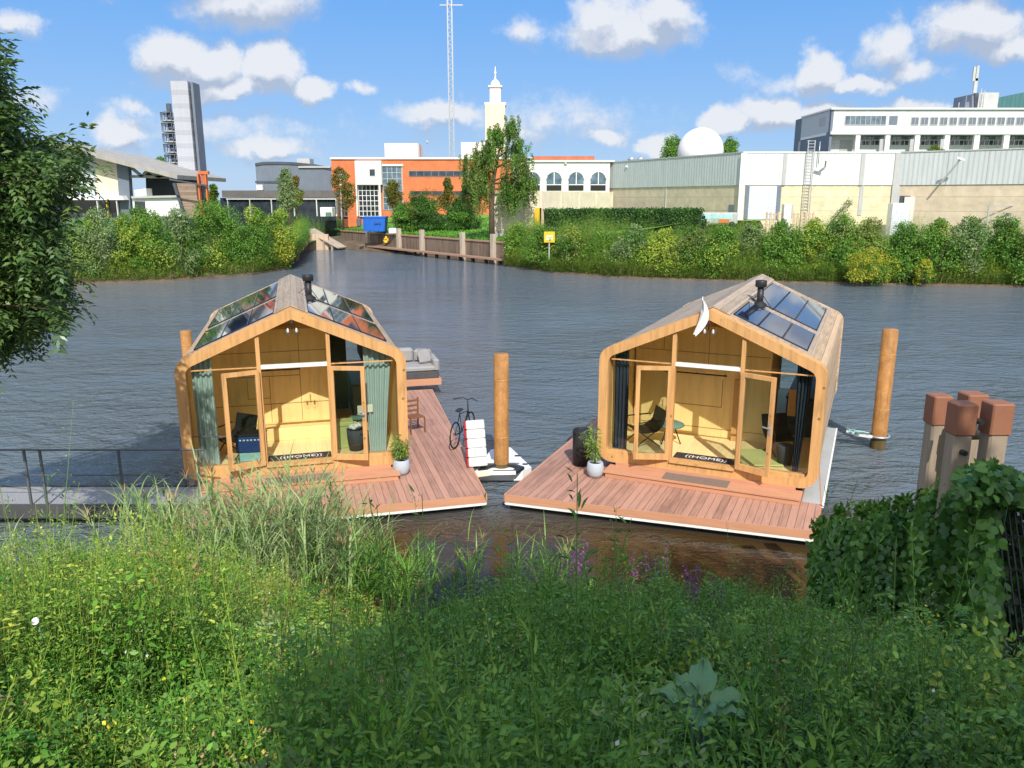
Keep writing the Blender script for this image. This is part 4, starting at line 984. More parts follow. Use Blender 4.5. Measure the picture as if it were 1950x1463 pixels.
# arcade building
r_, o = root_at('arcade_building', 1075, 120, 'cream building with a row of arched windows beside the birch tree', 'building')
facade(r_, o, 975, 307, 1162, 120, 20, 'whitew', 'wall')
panel(r_, o, 1017, 297.5, 1132, 306, 121.5, 'brickd', 'roof_storey', 0, 6); panel(r_, o, 974, 305.5, 1170, 308.5, 120, 'white', 'roof_edge', .3, .4)
for c_ in (1014, 1055, 1097, 1139):
    w_ = panel(r_, o, c_-14, 328, c_+14, 363, 120, 'bglass', 'arched_window', .03, .1, arch=True)
    m_ = MB(); a = at(c_-14, 353, 120); b_ = at(c_+14, 363, 120); m_.box(a.x-o.x, -.08, b_.z-o.z, b_.x-o.x, -.033, a.z-o.z); m_.build('balustrade', 'rubber', w_)
    m_ = MB(); m_.box(a.x-o.x, -.07, a.z-o.z+.02, b_.x-o.x, -.033, a.z-o.z+.12); m_.box((a.x+b_.x)/2-o.x-.06, -.06, a.z-o.z+.12, (a.x+b_.x)/2-o.x+.06, -.033, a.z-o.z+1.9); m_.build('window_bar', 'white', w_)
    rr_ = (b_.x-a.x)/2; cxx = (a.x+b_.x)/2-o.x; zc_ = at(c_, 328, 120).z-o.z-rr_
    m_ = MB(); m_.tube([(cxx+(rr_+.05)*math.cos(t*math.pi/14), -.05, zc_+(rr_+.05)*math.sin(t*math.pi/14)) for t in range(15)], .07, 5); m_.build('arch_trim', 'whitew', w_)
MB().tube([(at(1077, 311, 120).x-o.x, -.3, at(0, 311, 120).z-GZ), (at(1077, 311, 120).x-o.x, 0, at(0, 311, 120).z-GZ)], .2, 8).build('wall_lamp', 'zinc', r_)
# radio mast (lattice)
mp = at(861, 300, 260); mt = at(857, -35, 260)
r_ = empty('radio_mast', (mp.x, 260, GZ), 0, 'very tall thin grey lattice mast reaching past the top of the view', 'mast')
m_ = MB(); hw_ = .75; topz_ = mt.z-GZ
for sx in (-1, 1):
    for sy in (-1, 1): m_.beam((sx*hw_, sy*hw_, 0), (sx*hw_*.85, sy*hw_*.85, topz_), .3, .3)
for k in range(60):
    z = k*topz_/60; z2 = (k+1)*topz_/60; s = 1 if k % 2 else -1
    m_.beam((-hw_*s, -hw_, z), (hw_*s, -hw_, z2), .09, .09); m_.beam((-hw_*s, hw_, z), (hw_*s, hw_, z2), .09, .09)
m_.build('lattice', 'steel', r_)
zc_ = at(0, 10, 260).z-GZ
MB().beam((-3, 0, zc_), (4, 0, zc_), .3, .3).build('cross_arm', 'steel', r_)

# warehouse with sawtooth facade
def wseg(parent, o, p, q, z0, zm, z1, low, high):
    p = Vector(p); q = Vector(q); ln = (q-p).length; a = math.atan2(q.y-p.y, q.x-p.x)
    MB().box(0, 0, z0, ln, .4, zm).build('lower_wall', low, parent, (p.x-o.x, p.y-o.y, -GZ), a)
    MB().box(0, -.12, zm+.004, ln, .4, z1).build('upper_cladding', high, parent, (p.x-o.x, p.y-o.y, -GZ), a)
    m_ = MB().box(-.05, -.2, z1, ln+.05, .6, z1+.14).build('roof_trim', 'white' if high == 'wmetal' else 'zinc', parent, (p.x-o.x, p.y-o.y, -GZ), a)
    return a
zt = at(0, 291.5, 95).z; zm = at(0, 353, 95).z
A = at(1412, 352, 95); B = at(1708, 352, 95)
dA = 95*1.0; Ya = 95*(zt-CAM_H)/((zt-CAM_H)) ; P0 = at(1157, 352, 121.5); P3 = at(1990, 352, 86.5)
r_, o = root_at('warehouse', 1560, 95, 'large warehouse with ribbed grey and white cladding above cream block walls and a roller door', 'warehouse')
wseg(r_, o, (P0.x, 121.5), (A.x, 95.01), 0, zm, zt, 'creamw_shade', 'gmetal')
wseg(r_, o, (A.x+.001, 95), (B.x, 95), 0, zm, zt, 'creamw', 'wmetal')
wseg(r_, o, (B.x+.001, 94.99), (P3.x, 86.5), 0, zm, zt, 'creamw_shade', 'gmetal')
MB().prism([(P0.x+.3-o.x, 122-95), (A.x-o.x+.2, .5), (B.x-o.x+.2, .5), (P3.x-o.x, 87.5-95), (P3.x-o.x, 60), (P0.x+.3-o.x, 60)], zt-GZ-.3, zt-GZ-.05, 0, 2).build('roof', 'tile', r_)
panel(r_, o, 1423, 355, 1480, 418, 95, 'roller', 'roller_door', .08, .1)
panel(r_, o, 1420, 353.5, 1423, 418, 95, 'slate', 'door_jamb', .12, .1); panel(r_, o, 1480, 353.5, 1483, 418, 95, 'slate', 'door_jamb', .12, .1)
panel(r_, o, 1493, 390, 1509, 415, 95, 'zinc', 'door', .05, .1)
for c_ in (1494, 1642): panel(r_, o, c_-.7, 293, c_+.7, 353, 94.85, 'zinc', 'downpipe', .05, .1)
panel(r_, o, 1638, 353, 1639.6, 410, 95, 'zinc', 'downpipe', .08, .1)
for k, c_ in enumerate((1412.5, 1707)): panel(r_, o, c_-.8, 292, c_+.8, 420, 94.8, 'white' if k == 0 else 'zinc', 'corner_trim', .05, .1)
# side doors on the angled walls, placed along the walls
def on_wall(parent, p, q, s0, s1, z0, z1, mat_, name, proud=.08):
    p = Vector(p); q = Vector(q); ln = (q-p).length; a = math.atan2(q.y-p.y, q.x-p.x)
    return MB().box(s0*ln, -proud, z0, s1*ln, .1, z1).build(name, mat_, parent, (p.x-o.x, p.y-o.y, -GZ), a)
L1 = ((P0.x, 121.5), (A.x, 95)); L3 = ((B.x, 95), (P3.x, 86.5))
on_wall(r_, *L1, .935, .965, 1.4, at(0, 390, 97).z, 'slate', 'door')
on_wall(r_, *L3, .03, .11, 1.2, at(0, 373, 94).z, 'slate2', 'door_recess', .02)
on_wall(r_, *L3, .07, .145, 1.2, at(0, 375, 94).z, 'whitew', 'open_door', .2)
for c_ in (.35, .62, .9): on_wall(r_, *L3, c_, c_+.004, zm, zt, 'zinc', 'downpipe', .16)
for c_ in (.5,): on_wall(r_, *L1, c_, c_+.004, 0, zm, 'zinc', 'downpipe', .1)
# roof drain struts: slanting pipes with a head
def strut(px0, py0, px1, py1, Y, lab, g=None):
    a = at(px0, py0, Y); b_ = at(px1, py1, Y-1.4); e = empty('cctv_arm', a, 0, lab, 'wall arm', g)
    MB().beam((0, 0, 0), b_-a, .16, .16).build('arm', 'zinc', e); MB().beam(b_-a+Vector((-.5, 0, .1)), b_-a+Vector((.35, 0, -.15)), .22, .2).build('head', 'white', e)
strut(1324, 356, 1350, 306, 104.5, 'slanting grey arm with a white head on the left grey cladding of the warehouse')
strut(1186, 360, 1198, 318, 118, 'slanting grey arm at the far left end of the warehouse cladding')
strut(1792, 348, 1830, 302, 91, 'slanting grey arm with a white head on the right grey cladding of the warehouse')
strut(1571, 318, 1573, 304, 94.7, 'short bent grey arm on the white cladding of the warehouse')
# caged ladder
lx, l1 = at(1543, 300, 94.6), at(1543, 400, 94.6)
e = empty('wall_ladder', (lx.x, 94.5, GZ), 0, 'steel ladder with a hoop at its top fixed to the cream warehouse wall', 'ladder')
zt_ = at(0, 268, 94.5).z-GZ
for sx in (-1, 1): MB().beam((sx*.38, 0, .8), (sx*.38, 0, zt_), .09, .09).build('stile', 'steel', e)
m_ = MB()
for k in range(30): m_.beam((-.38, 0, 1+k*(zt_-1)/30), (.38, 0, 1+k*(zt_-1)/30), .06, .06)
m_.build('rungs', 'steel', e)
MB().tube([(-.38, 0, zt_), (-.38, .6, zt_+.0), (.38, .6, zt_), (.38, 0, zt_)], .06, 5).tube([(.95, 0, zt_-.1), (.95, 0, zt_-2.6)], .05, 5).build('hoop', 'steel', e)

# office building on the right
r_, o = root_at('office_block', 1745, 140, 'white office block with dark end wall and small square windows above a columned gallery', 'building')
aL = at(1538, 214, 152); aR = at(1584, 210, 140); zt = at(0, 209, 140).z
for nm, z0, z1, mt_ in (('end_wall', GZ, zt, 'slate'),):
    p = Vector((aL.x, 158)); q = Vector((aR.x, 140)); ln = (q-p).length; a = math.atan2(q.y-p.y, q.x-p.x)
    MB().box(0, 0, z0-GZ, ln, .4, z1-GZ).build(nm, 'slate', r_, (p.x-o.x, p.y-o.y, 0), a)
    MB().box(ln*.42, -.06, at(0, 242, 145).z-GZ, ln*.86, .1, at(0, 225, 145).z-GZ).build('sign_panel', 'zinc', r_, (p.x-o.x, p.y-o.y, 0), a)
    MB().box(ln*.15, -.06, at(0, 262, 145).z-GZ-6, ln*.22, .1, at(0, 262, 145).z-GZ).build('window', 'bglass', r_, (p.x-o.x, p.y-o.y, 0), a)
zb1 = at(0, 251, 140).z
M['offw'] = grid_mat('white_office_panels', (.58, .62, .62), 1.8, 1.3, (.5, .53, .54), .07)
xr = at(2100, 209, 140).x
MB().box(aR.x+.01-o.x, 0, zb1-GZ, xr-o.x, 14, zt-GZ).build('upper_storey', 'offw', r_)
MB().box(aR.x-.2-o.x, -.35, zt-GZ, xr-o.x, 14, zt-GZ+.25).build('parapet', 'white', r_)
MB().box(aR.x+.02-o.x, -.4, zb1-GZ-.45, xr-o.x, 14, zb1-GZ-.002).build('gallery_beam', 'white', r_)
MB().box(aR.x+.4-o.x, 2.2, 0, xr-o.x, 13, zb1-GZ-.46).build('lower_storey', 'offw', r_)
panel(r_, o, 1610, 221, 1686, 238, 140, 'bglass', 'wide_window', .04, .1, frame=('zinc', 8, 1)); panel(r_, o, 1694, 221, 1708, 238, 140, 'slate', 'window', .04, .1)
for k in range(16): panel(r_, o, 1736+k*18.2, 224, 1748+k*18.2, 238, 140, 'slate', 'window', .04, .1, frame=('zinc', 2, 1))
for k in range(7):
    c_ = 1632+k*56.5; panel(r_, o, c_-2, 253, c_+2, 300, 140, 'white', 'column', .2, .4)
    if c_ < 1930: panel(r_, o, c_+3, 254, c_+53, 266, 142.2, 'bglass', 'gallery_window', .04, .1, frame=('slate', 6, 1)); panel(r_, o, c_+8, 267, c_+50, 277, 142.2, 'dglass', 'gallery_window', .04, .1, frame=('white', 5, 1))
panel(r_, o, 1600, 267, 1622, 293, 142.2, 'zinc', 'garage_door', .04, .1)
for k in range(3): panel(r_, o, 1676+k*58, 265, 1679+k*58, 300, 139, 'zinc', 'flue', 0, .25)
r_, o = root_at('plant_room', 1870, 150, 'grey rooftop plant room with antenna masts on the office block', 'rooftop plant')
facade(r_, o, 1840, 182, 1858, 150, 4, 'slate', 'dark_unit'); facade(r_, o, 1862, 177, 1900, 150.5, 8, 'zinc', 'plant_wall')
m_ = MB(); b0 = at(1857, 205, 149); t0 = at(1857, 140, 149); m_.tube([(b0.x-o.x, -1, b0.z-GZ), (t0.x-o.x, -1, t0.z-GZ)], .22, 8); m_.build('antenna_mast', 'slate2', r_)
for px, y0, y1, w in ((1854.5, 128, 155, .22), (1860.5, 126, 155, .22), (1857, 150, 178, .3)): a = at(px, y0, 149); b_ = at(px, y1, 149); MB().box(a.x-o.x-w, -1.5, b_.z-GZ, a.x-o.x+w, -1.2, a.z-GZ).build('antenna_panel', 'zinc', r_)
for px, y0 in ((1829, 195), (1872, 168), (1878, 172)): a = at(px, y0, 149); b_ = at(px, 205, 149); MB().tube([(a.x-o.x, -.6, b_.z-GZ), (a.x-o.x, -.6, a.z-GZ)], .07, 5).build('aerial', 'zinc', r_)
r_, o = root_at('glass_hall', 1950, 175, 'dark teal curved roof rising behind the office block at the right', 'building')
m_ = MB(); pol = []
for px, py in ((1898, 188), (1920, 182), (1950, 176), (2000, 170), (2060, 168)): p = at(px, py, 175); pol.append((p.x-o.x, p.z-GZ))
pol = [(pol[0][0], 0)]+pol+[(pol[-1][0], 0)]; m_.prism(pol, 0, 25); m_.build('hall_roof', 'teal', r_)
# white radome
c0 = at(1334, 288, 125); r_ = empty('radome', (c0.x, 125, GZ), 0, 'large white spherical dome standing behind the warehouse roof', 'dome')
rad = 41*125/FPX*1.0; zc = c0.z-GZ
MB().lathe([(rad*math.cos(t), zc+rad*math.sin(t)) for t in [math.pi*(-.5+k/28) for k in range(29)]], n=48).build('dome_shell', 'white', r_)
MB().lathe([(rad*.6, 0), (rad*.6, zc-rad*.7)], n=20).build('dome_base', 'zinc', r_)
e = empty('roof_vent', at(1212, 320, 124), 0, 'pair of small silver roof vents near the left end of the warehouse roof', 'roof vent')
for dx in (-.8, .6): MB().lathe([(.5, -1.5), (.5, 1.1), (.62, 1.2), (.3, 1.6), (0, 1.7)], (dx, 0, 0), 10).build('vent_cap', 'steel', e)

# grey curved hall
r_, o = root_at('curved_hall', 556, 141, 'dark blue grey hall with a slightly curved roofline left of the orange building', 'building')
m_ = MB(); pol = [];
for px, py in ((486, 311), (500, 308.5), (530, 308), (560, 309), (600, 313), (629, 319), (660, 324)): p = at(px, py, 141); pol.append((p.x-o.x, p.z-GZ))
m_.prism([(pol[0][0], 0)]+pol+[(pol[-1][0], 0)], 0, 20); m_.build('hall_wall', 'slate', r_)
m_ = MB(); m_.prism(pol+[(a, b-.45) for a, b in pol[::-1]], -.15, -.005); m_.build('roof_edge', 'slate2', r_)
panel(r_, o, 486, 345, 560, 349, 141, 'slate2', 'shadow_gap', .1, .1); panel(r_, o, 488, 352, 500, 362, 140, 'white', 'vent_box', 0, .8)
panel(r_, o, 565, 302, 590, 312, 146, 'zinc', 'roof_unit', 0, 3); panel(r_, o, 568, 316.5, 629, 320, 140.8, 'zinc', 'roof_flashing', .1, .1)
# low glazed pavilion
r_, o = root_at('glass_pavilion', 530, 112, 'long low pavilion with dark roof band and white framed glazing behind the grass', 'pavilion')
facade(r_, o, 422, 377, 640, 112.6, 8, 'dglass', 'glazing')
p0, p1 = at(425, 363, 112), at(645, 363, 112); z1 = at(0, 376, 112).z
MB().box(p0.x-o.x, -.6, z1-GZ, p1.x-o.x, 9, p0.z-GZ).build('roof_band', 'tile', r_)
panel(r_, o, 430, 376.5, 640, 380, 111.6, 'white', 'fascia', 0, .4)
for c_ in (434, 476, 517, 560, 603, 640): panel(r_, o, c_-1.6, 380, c_+1.6, 412, 111.6, 'white', 'column', 0, .4)
for k in range(19): panel(r_, o, 478+k*8.5, 388, 478.8+k*8.5, 412, 112.5, 'white', 'mullion', .02, .06)
for z in (390, 398): panel(r_, o, 436, z, 636, z+1, 112.45, 'zinc', 'glazing_bar', .02, .04)
# left shed with sloping roof
r_, o = root_at('shed_building', 260, 92, 'industrial shed with a long sloping roof, pale wall bay and open dark truss bay', 'building')
def poly_px(pts, Y, y0, y1, mat_, name, parent=None):
    m_ = MB(); m_.prism([(at(a, b, Y).x-o.x, at(a, b, Y).z-GZ) for a, b in pts], y0, y1); return m_.build(name, mat_, parent or r_, (0, Y-o.y, 0))
poly_px([(40, 262), (170, 286), (346, 334), (346, 342), (170, 296), (40, 272)], 91, -1.2, 14, 'concreteg', 'roof')
poly_px([(182, 300), (224, 309), (231, 374), (182, 374)], 92, 0, .5, 'concrete', 'pale_bay')
poly_px([(60, 280), (152, 294), (152, 370), (60, 370)], 92, 0, .5, 'zinc', 'white_bay'); poly_px([(152, 294), (182, 300), (182, 372), (152, 372)], 92, .05, .5, 'gmetal', 'grey_bay')
poly_px([(224, 309), (246, 315), (252, 415), (232, 415)], 92, -.3, .5, 'slate', 'dark_pier')
poly_px([(246, 315), (346, 340), (346, 415), (250, 415)], 92, 4, 4.4, 'slate2', 'recessed_wall')
poly_px([(100, 373), (231, 373), (236, 381), (100, 381)], 90.5, 0, 1.6, 'white', 'canopy')
poly_px([(100, 381), (236, 381), (236, 415), (100, 415)], 92, .1, .5, 'dglass', 'shopfront')
for c_ in (186, 204, 223): panel(r_, o, c_-1.4, 382, c_+1.4, 416, 90.6, 'yellow' if c_ == 204 else 'white', 'post', 0, .3)
poly_px([(252, 377), (340, 375), (344, 412), (254, 412)], 90.5, 0, 3, 'white', 'white_annex'); poly_px([(251, 374), (341, 372), (341, 376), (252, 378)], 90.3, -.2, 3.2, 'zinc', 'annex_roof')
poly_px([(256, 384), (276, 384), (277, 406), (257, 406)], 90.44, 0, .1, 'dglass', 'window'); poly_px([(256, 362), (278, 359), (279, 373), (257, 374)], 91, 0, 1.5, 'white', 'roof_unit')
m_ = MB()
T = lambda a, b: Vector((at(a, b, 92).x-o.x, .3, at(a, b, 92).z-GZ))
for p, q in (((246, 336), (340, 338)), ((246, 318), (268, 336)), ((268, 336), (280, 324)), ((280, 324), (300, 337)), ((300, 337), (312, 333))): m_.beam(T(*p), T(*q), .3, .3)
m_.build('roof_truss', 'concreteg', r_)
e, o = root_at('timber_screen', 355, 90, 'sloping brown slatted timber screen beside the orange steel frame', 'screen')
m_ = MB(); m_.prism([(at(a, b, 90).x-o.x, at(a, b, 90).z-GZ) for a, b in ((336, 349), (372, 350), (380, 416), (354, 416))], 0, .4); m_.build('slats', 'wood_brown', e)
m_ = MB(); m_.beam((at(333, 349, 90).x-o.x, -.2, at(333, 349, 90).z-GZ), (at(354, 414, 90).x-o.x, -.2, at(354, 414, 90).z-GZ), .3, .3); m_.build('raking_post', 'slate2', e)
e, o = root_at('orange_frame', 385, 88, 'orange steel portal frame next to the tall grey tower', 'steel frame')
for a, b, c_, d in ((377, 330, 381.5, 412), (391, 326, 396, 412)): m_ = MB(); p = at(a, b, 88); q = at(c_, d, 88); m_.box(p.x-o.x, 0, q.z-GZ, q.x-o.x, .5, p.z-GZ); m_.build('post', 'orange', e)
m_ = MB(); p = at(377, 326, 88); q = at(396, 332, 88); m_.box(p.x-o.x, -.02, q.z-GZ, q.x-o.x, .52, p.z-GZ); m_.build('top_beam', 'orange', e)
m_ = MB(); p = at(381, 332, 88); q = at(391, 352, 88); m_.box(p.x-o.x, .1, q.z-GZ, q.x-o.x, .4, p.z-GZ); m_.build('infill', 'brickd', e)
m_ = MB(); a = at(325, 342, 88); b_ = at(398, 354, 88); m_.beam((a.x-o.x, -.3, a.z-GZ), (b_.x-o.x, -.3, b_.z-GZ), .14, .16); m_.build('raking_beam', 'slate2', e)
# tall slab tower with stair
r_, o = root_at('slab_tower', 350, 104, 'tall pale grey slab tower with a darker right side rising above the shed', 'tower')
for a, b, mt_, nm, y in ((323, 358, 'tower', 'tower_slab', 0), (358.2, 366, 'slate', 'side_slab', .3)):
    p = at(a+19, 345, 104); q = at(b+15.5, 345, 104); zt = at(0, 154 if nm == 'tower_slab' else 156, 104).z; zz0 = 0
    # vertical slab, slightly narrower than its neighbours to follow the seen taper
    MB().box(p.x-o.x, y, 0, q.x-o.x, y+2.2, zt-GZ).build(nm, mt_, r_)
st, o2 = root_at('stair_tower', 320, 107, 'dark open spiral stair tower behind the grey slab', 'stair tower')
m_ = MB(); c_ = at(318+8, 250, 107); zt = at(0, 207, 107).z-GZ; cx = c_.x-o2.x
m_.tube([(cx, 0, 0), (cx, 0, zt+.6)], .35, 8); m_.build('core_column', 'slate2', st)
nst = 7
for k in range(nst):
    z0 = zt*.42+(zt*.56)*k/nst; hgt = zt*.56/nst
    m_ = MB(); m_.lathe([(0, 0), (1.05, 0), (1.1, .15), (0, .15)], (cx, 0, z0), 12); m_.build('landing', 'zinc', st)
    m_ = MB()
    for q in range(12): a = q*math.pi/6; m_.beam((cx+1.1*math.cos(a), 1.1*math.sin(a), z0+.1), (cx+1.1*math.cos(a), 1.1*math.sin(a), z0+1.1), .07, .07)
    m_.tube([(cx+1.12*math.cos(t*math.pi/8), 1.12*math.sin(t*math.pi/8), z0+1.1) for t in range(17)], .06, 5, cap=False)
    m_.build('balustrade', 'slate', st)
    m_ = MB()
    for q in range(9): a = q*.62; m_.box(-.05, -.0, 0, .95, .28, .09, 0, Matrix.Translation((cx, 0, z0+.15+q*hgt/9.5))@Matrix.Rotation(a, 4, 'Z'))
    m_.build('steps', 'slate2', st)

# ------------------------------------------------------------------ quay, container, walls, small things
qa, qb = gnd(632, 470, 0), gnd(950, 506, 0)
qd = Vector((qb.x-qa.x, qb.y-qa.y)); qang = math.atan2(qd.y, qd.x); ql = qd.length
q_ = empty('quay_wall', (qa.x, qa.y, 0), qang, 'weathered timber plank quay wall with pale posts and a low jetty along the water', 'quay wall')
MB().box(0, 1.4, -1, ql+.6, 1.75, 2.0).build('timber_planking', 'sheet', q_)
MB().box(0, 1.3, 2.0, ql+.6, 1.9, 2.14).build('capping_beam', 'qdeck', q_)
for k, px in enumerate((641, 705, 753, 837, 900)):
    g0 = gnd(px, 478+(px-641)*.1, 0); s = (Vector((g0.x, g0.y))-Vector((qa.x, qa.y))).dot(qd.normalized())
    MB().box(s-.22, .95, -1, s+.22, 1.38, 2.85).build('post', 'qpost', q_)
m_ = MB().box(.4, .0, .45, ql+.2, .9, .6).build('jetty_deck', 'qdeck', q_)
for k in range(17): s = .8+k*(ql-1)/16; MB().box(s-.13, .15, -1, s+.13, .4, .448).build('jetty_pile', 'rubber', q_)
def buoy(px, py, lab):
    p = gnd(px, py, 1.5) ; f = at(px, py, gnd(px, 480, 0).y+.5)
    e = empty('lifebuoy', f, 0, lab, 'lifebuoy', 'yellow lifebuoys on the quay wall')
    MB().tube([(.24*math.cos(t*math.pi/10), 0, .24*math.sin(t*math.pi/10)) for t in range(21)], .09, 8, cap=False).build('ring', 'yellow', e)
    MB().box(-.1, .05, -.2, .1, .12, .5).build('holder', 'yellow', e)
buoy(735, 458, 'yellow lifebuoy on the quay wall nearer the blue container'); buoy(851, 469, 'yellow lifebuoy on the quay wall nearer the birch tree')
# ramp debris and sand bank at the basin corner
e = empty('broken_jetty', gnd(620, 476, 0), R(-20), 'bleached timber ramp leaning at the far corner of the basin', 'jetty')
m_ = MB()
for k in range(5): m_.beam((-3.2+k*.15, k*.4, 2.5), (2.2, k*.4-.4, .3), .25, .14)
m_.build('ramp_boards', 'qpost', e)
for k in range(4): MB().box(-2.6+k*1.2, -.3, -1, -2.4+k*1.2, -.1, 1.7-.3*k).build('post', 'qpost', e)
sb = gnd(592, 476, 0)
MB().box(-3.6, 0, -.5, 2.2, .6, 1.9).build('sand_bulkhead', 'sandboard', None, (sb.x, sb.y, 0), 0, 'pale tan bulkhead closing the far end of the basin', 'bulkhead')
# blue container (open skip)
p0 = at(691, 441, 96); e = empty('blue_container', (at(713, 441, 96).x, 96, at(713, 441, 96).z), 0, 'bright blue open waste container on the grass above the quay', 'container')
w = 41*96/FPX/2; h = 25*96/FPX
MB().prism([(-w, 0), (w*.92, 0), (w*1.02, h), (-w*1.02, h)], 0, 2.2).build('container_body', 'blue', e)
MB().box(-w*1.08, -.08, h+.002, w*1.08, 2.25, h+.14).build('rim', 'blue', e)
m_ = MB()
for k in range(5): m_.box(-w*.9+k*w*.42, -.08, .1, -w*.9+k*w*.42+.12, -.003, h-.05)
m_.build('ribs', 'blue', e); MB().box(0, -.1, h*.52, w*.6, -.01, h*.66).build('marking', 'navy', e)
for k, (px, py, w_, h_, m1, lab) in enumerate(((748, 446, .9, .7, 'white', 'white sack on the grass right of the blue container'), (684, 432, .5, 1.0, 'tile', 'dark wheel bin left of the blue container'))):
    p = at(px, py, 95); e = MB().bbox(-w_/2, -.3, 0, w_/2, .3, h_, .12).build('sack' if k == 0 else 'wheel_bin', m1, None, p, 0, lab, 'sack' if k == 0 else 'bin')
# lawn strips
def lawn(pts, name='lawn'):
    m_ = MB(); m_.add([p for p in pts], [tuple(range(len(pts)))]); return m_.build(name, 'land', kind='structure')
qn = Vector((-qd.y/ql, qd.x/ql)); qt = qd/ql
def lz(x, y):
    d = (x-qa.x)*qn.x+(y-qa.y)*qn.y
    return 2.03+min(1.75, .085*max(0, d-1.9))+.06*math.sin(x*.6)*math.sin(y*.5)*min(1, max(0, d-2.5))
m_ = MB(); nu, nv = 36, 24; vs = []
for b_ in range(nv+1):
    for a in range(nu+1):
        u = -16+(ql+20)*a/nu; d = 1.9+34*(b_/nv)**1.4+max(0, -u)*.75; p = Vector((qa.x, qa.y))+qt*u+qn*d; vs.append((p.x, p.y, lz(p.x, p.y)-(.9 if u < -2 and b_ == 0 else 0)))
m_.add(vs, [(b_*(nu+1)+a, b_*(nu+1)+a+1, (b_+1)*(nu+1)+a+1, (b_+1)*(nu+1)+a) for b_ in range(nv) for a in range(nu)], 0, True)
M['lawn'] = plain('mown_lawn', (.15, .3, .04), .95, .3, .5, bmp=.3); m_.build('lawn', 'lawn', kind='structure')
lawn([(-.5, 79, .7), (6, 71, .6), (25, 66, .6), (62, 61, .6), (80, 90, 2.2), (28, 90, 2.2), (4, 92, 2.4)])
# pale concrete panel wall
wa, wb = at(941, 362, 84), at(1165, 362, 100)
def cwall(px0, px1, Y0, Y1, ytop, ybot, npan, name, mat_, label, th=.3):
    a = at(px0, ytop, Y0); b_ = at(px1, ytop, Y1); d = Vector((b_.x-a.x, Y1-Y0)); ln = d.length; an = math.atan2(d.y, d.x)
    z0 = at(px0, ybot, Y0).z; e = empty(name, (a.x, Y0, z0), an, label, 'wall'); hh = a.z-z0
    for k in range(npan): MB().bbox(k*ln/npan+.02, 0, 0, (k+1)*ln/npan-.02, th, hh, .02).build('panel', mat_, e)
    for k in range(npan+1): MB().box(k*ln/npan-.1, -.1, -.2, k*ln/npan+.1, -.002, hh+.05).build('pilaster', 'concrete', e)
    return e, ln, hh
e, ln, hh = cwall(941, 1030, 84, 84, 364, 440, 3, 'concrete_wall', 'concrete', 'tall pale concrete panel wall facing the canal beside the birch trunk')
MB().box(-.3, -.4, -1.5, ln+.3, -.12, .02).build('wall_footing', 'concreteg', e)
cwall(1031, 1166, 84.2, 99, 364, 446, 4, 'concrete_wall', 'concrete', 'receding pale concrete wall above the clipped hedge')
for px, w_ in ((1024, .35), (1031, .2)):
    p = at(px, 432, 83.4); MB().box(-w_, 0, 0, w_, .06, 1.9).build('leaning_board', 'yellow' if w_ > .3 else 'sandboard', None, p, 0, 'ochre board leaning on the pale concrete wall' if w_ > .3 else 'narrow tan board leaning beside the ochre board', 'board')
# yellow sign in the reeds
p = at(1046, 462, 69); e = empty('yellow_sign', p, 0, 'square yellow sign with a white panel standing in the bank plants', 'sign')
MB().box(-.46, 0, .0, .46, .06, .92).build('sign_board', 'yellow', e); MB().box(-.3, -.02, .2, .3, -.003, .62).build('sign_panel', 'paper', e); MB().box(-.05, .07, -1.4, .05, .14, .2).build('post', 'zinc', e)
MB().box(-.26, -.03, .36, .26, -.022, .46).build('sign_stripe', 'yellow', e)
# picket fence, cabinet, yard clutter in front of the warehouse
e, o = root_at('picket_fence', 1505, 92, 'tan picket fence in front of the roller door and ladder', 'fence')
for k in range(13):
    a = at(1461+k*7.4, 404+(k % 3)*.6, 92); MB().box(a.x-o.x-.1, 0, 0, a.x-o.x+.12, .08, a.z-GZ).build('picket', 'sandboard', e)
a = at(1459, 408, 92); b_ = at(1552, 408, 92); MB().box(a.x-o.x, .1, a.z-GZ-.1, b_.x-o.x, .18, a.z-GZ).build('fence_rail', 'sandboard', e)
e, o = root_at('utility_cabinet', 1716, 91, 'white utility cabinet with double doors in front of the right warehouse wall', 'cabinet')
a = at(1701, 387, 91); b_ = at(1732, 387, 91); MB().bbox(a.x-o.x, 0, 0, b_.x-o.x, 1.2, a.z-GZ, .03).build('cabinet_body', 'white', e)
for k in range(2): w = (b_.x-a.x)/2; MB().box(a.x-o.x+k*w+.08, -.04, .3, a.x-o.x+(k+1)*w-.06, -.002, a.z-GZ-.15).build('cabinet_door', 'roller', e)
e, o = root_at('small_sign_hut', 1500, 91.5, 'small white box beneath a wall sign beside the picket fence', 'box')
a = at(1494, 389, 91.5); b_ = at(1508, 389, 91.5); MB().bbox(a.x-o.x, 0, 0, b_.x-o.x, .8, a.z-GZ, .03).build('hut_body', 'whitew', e)
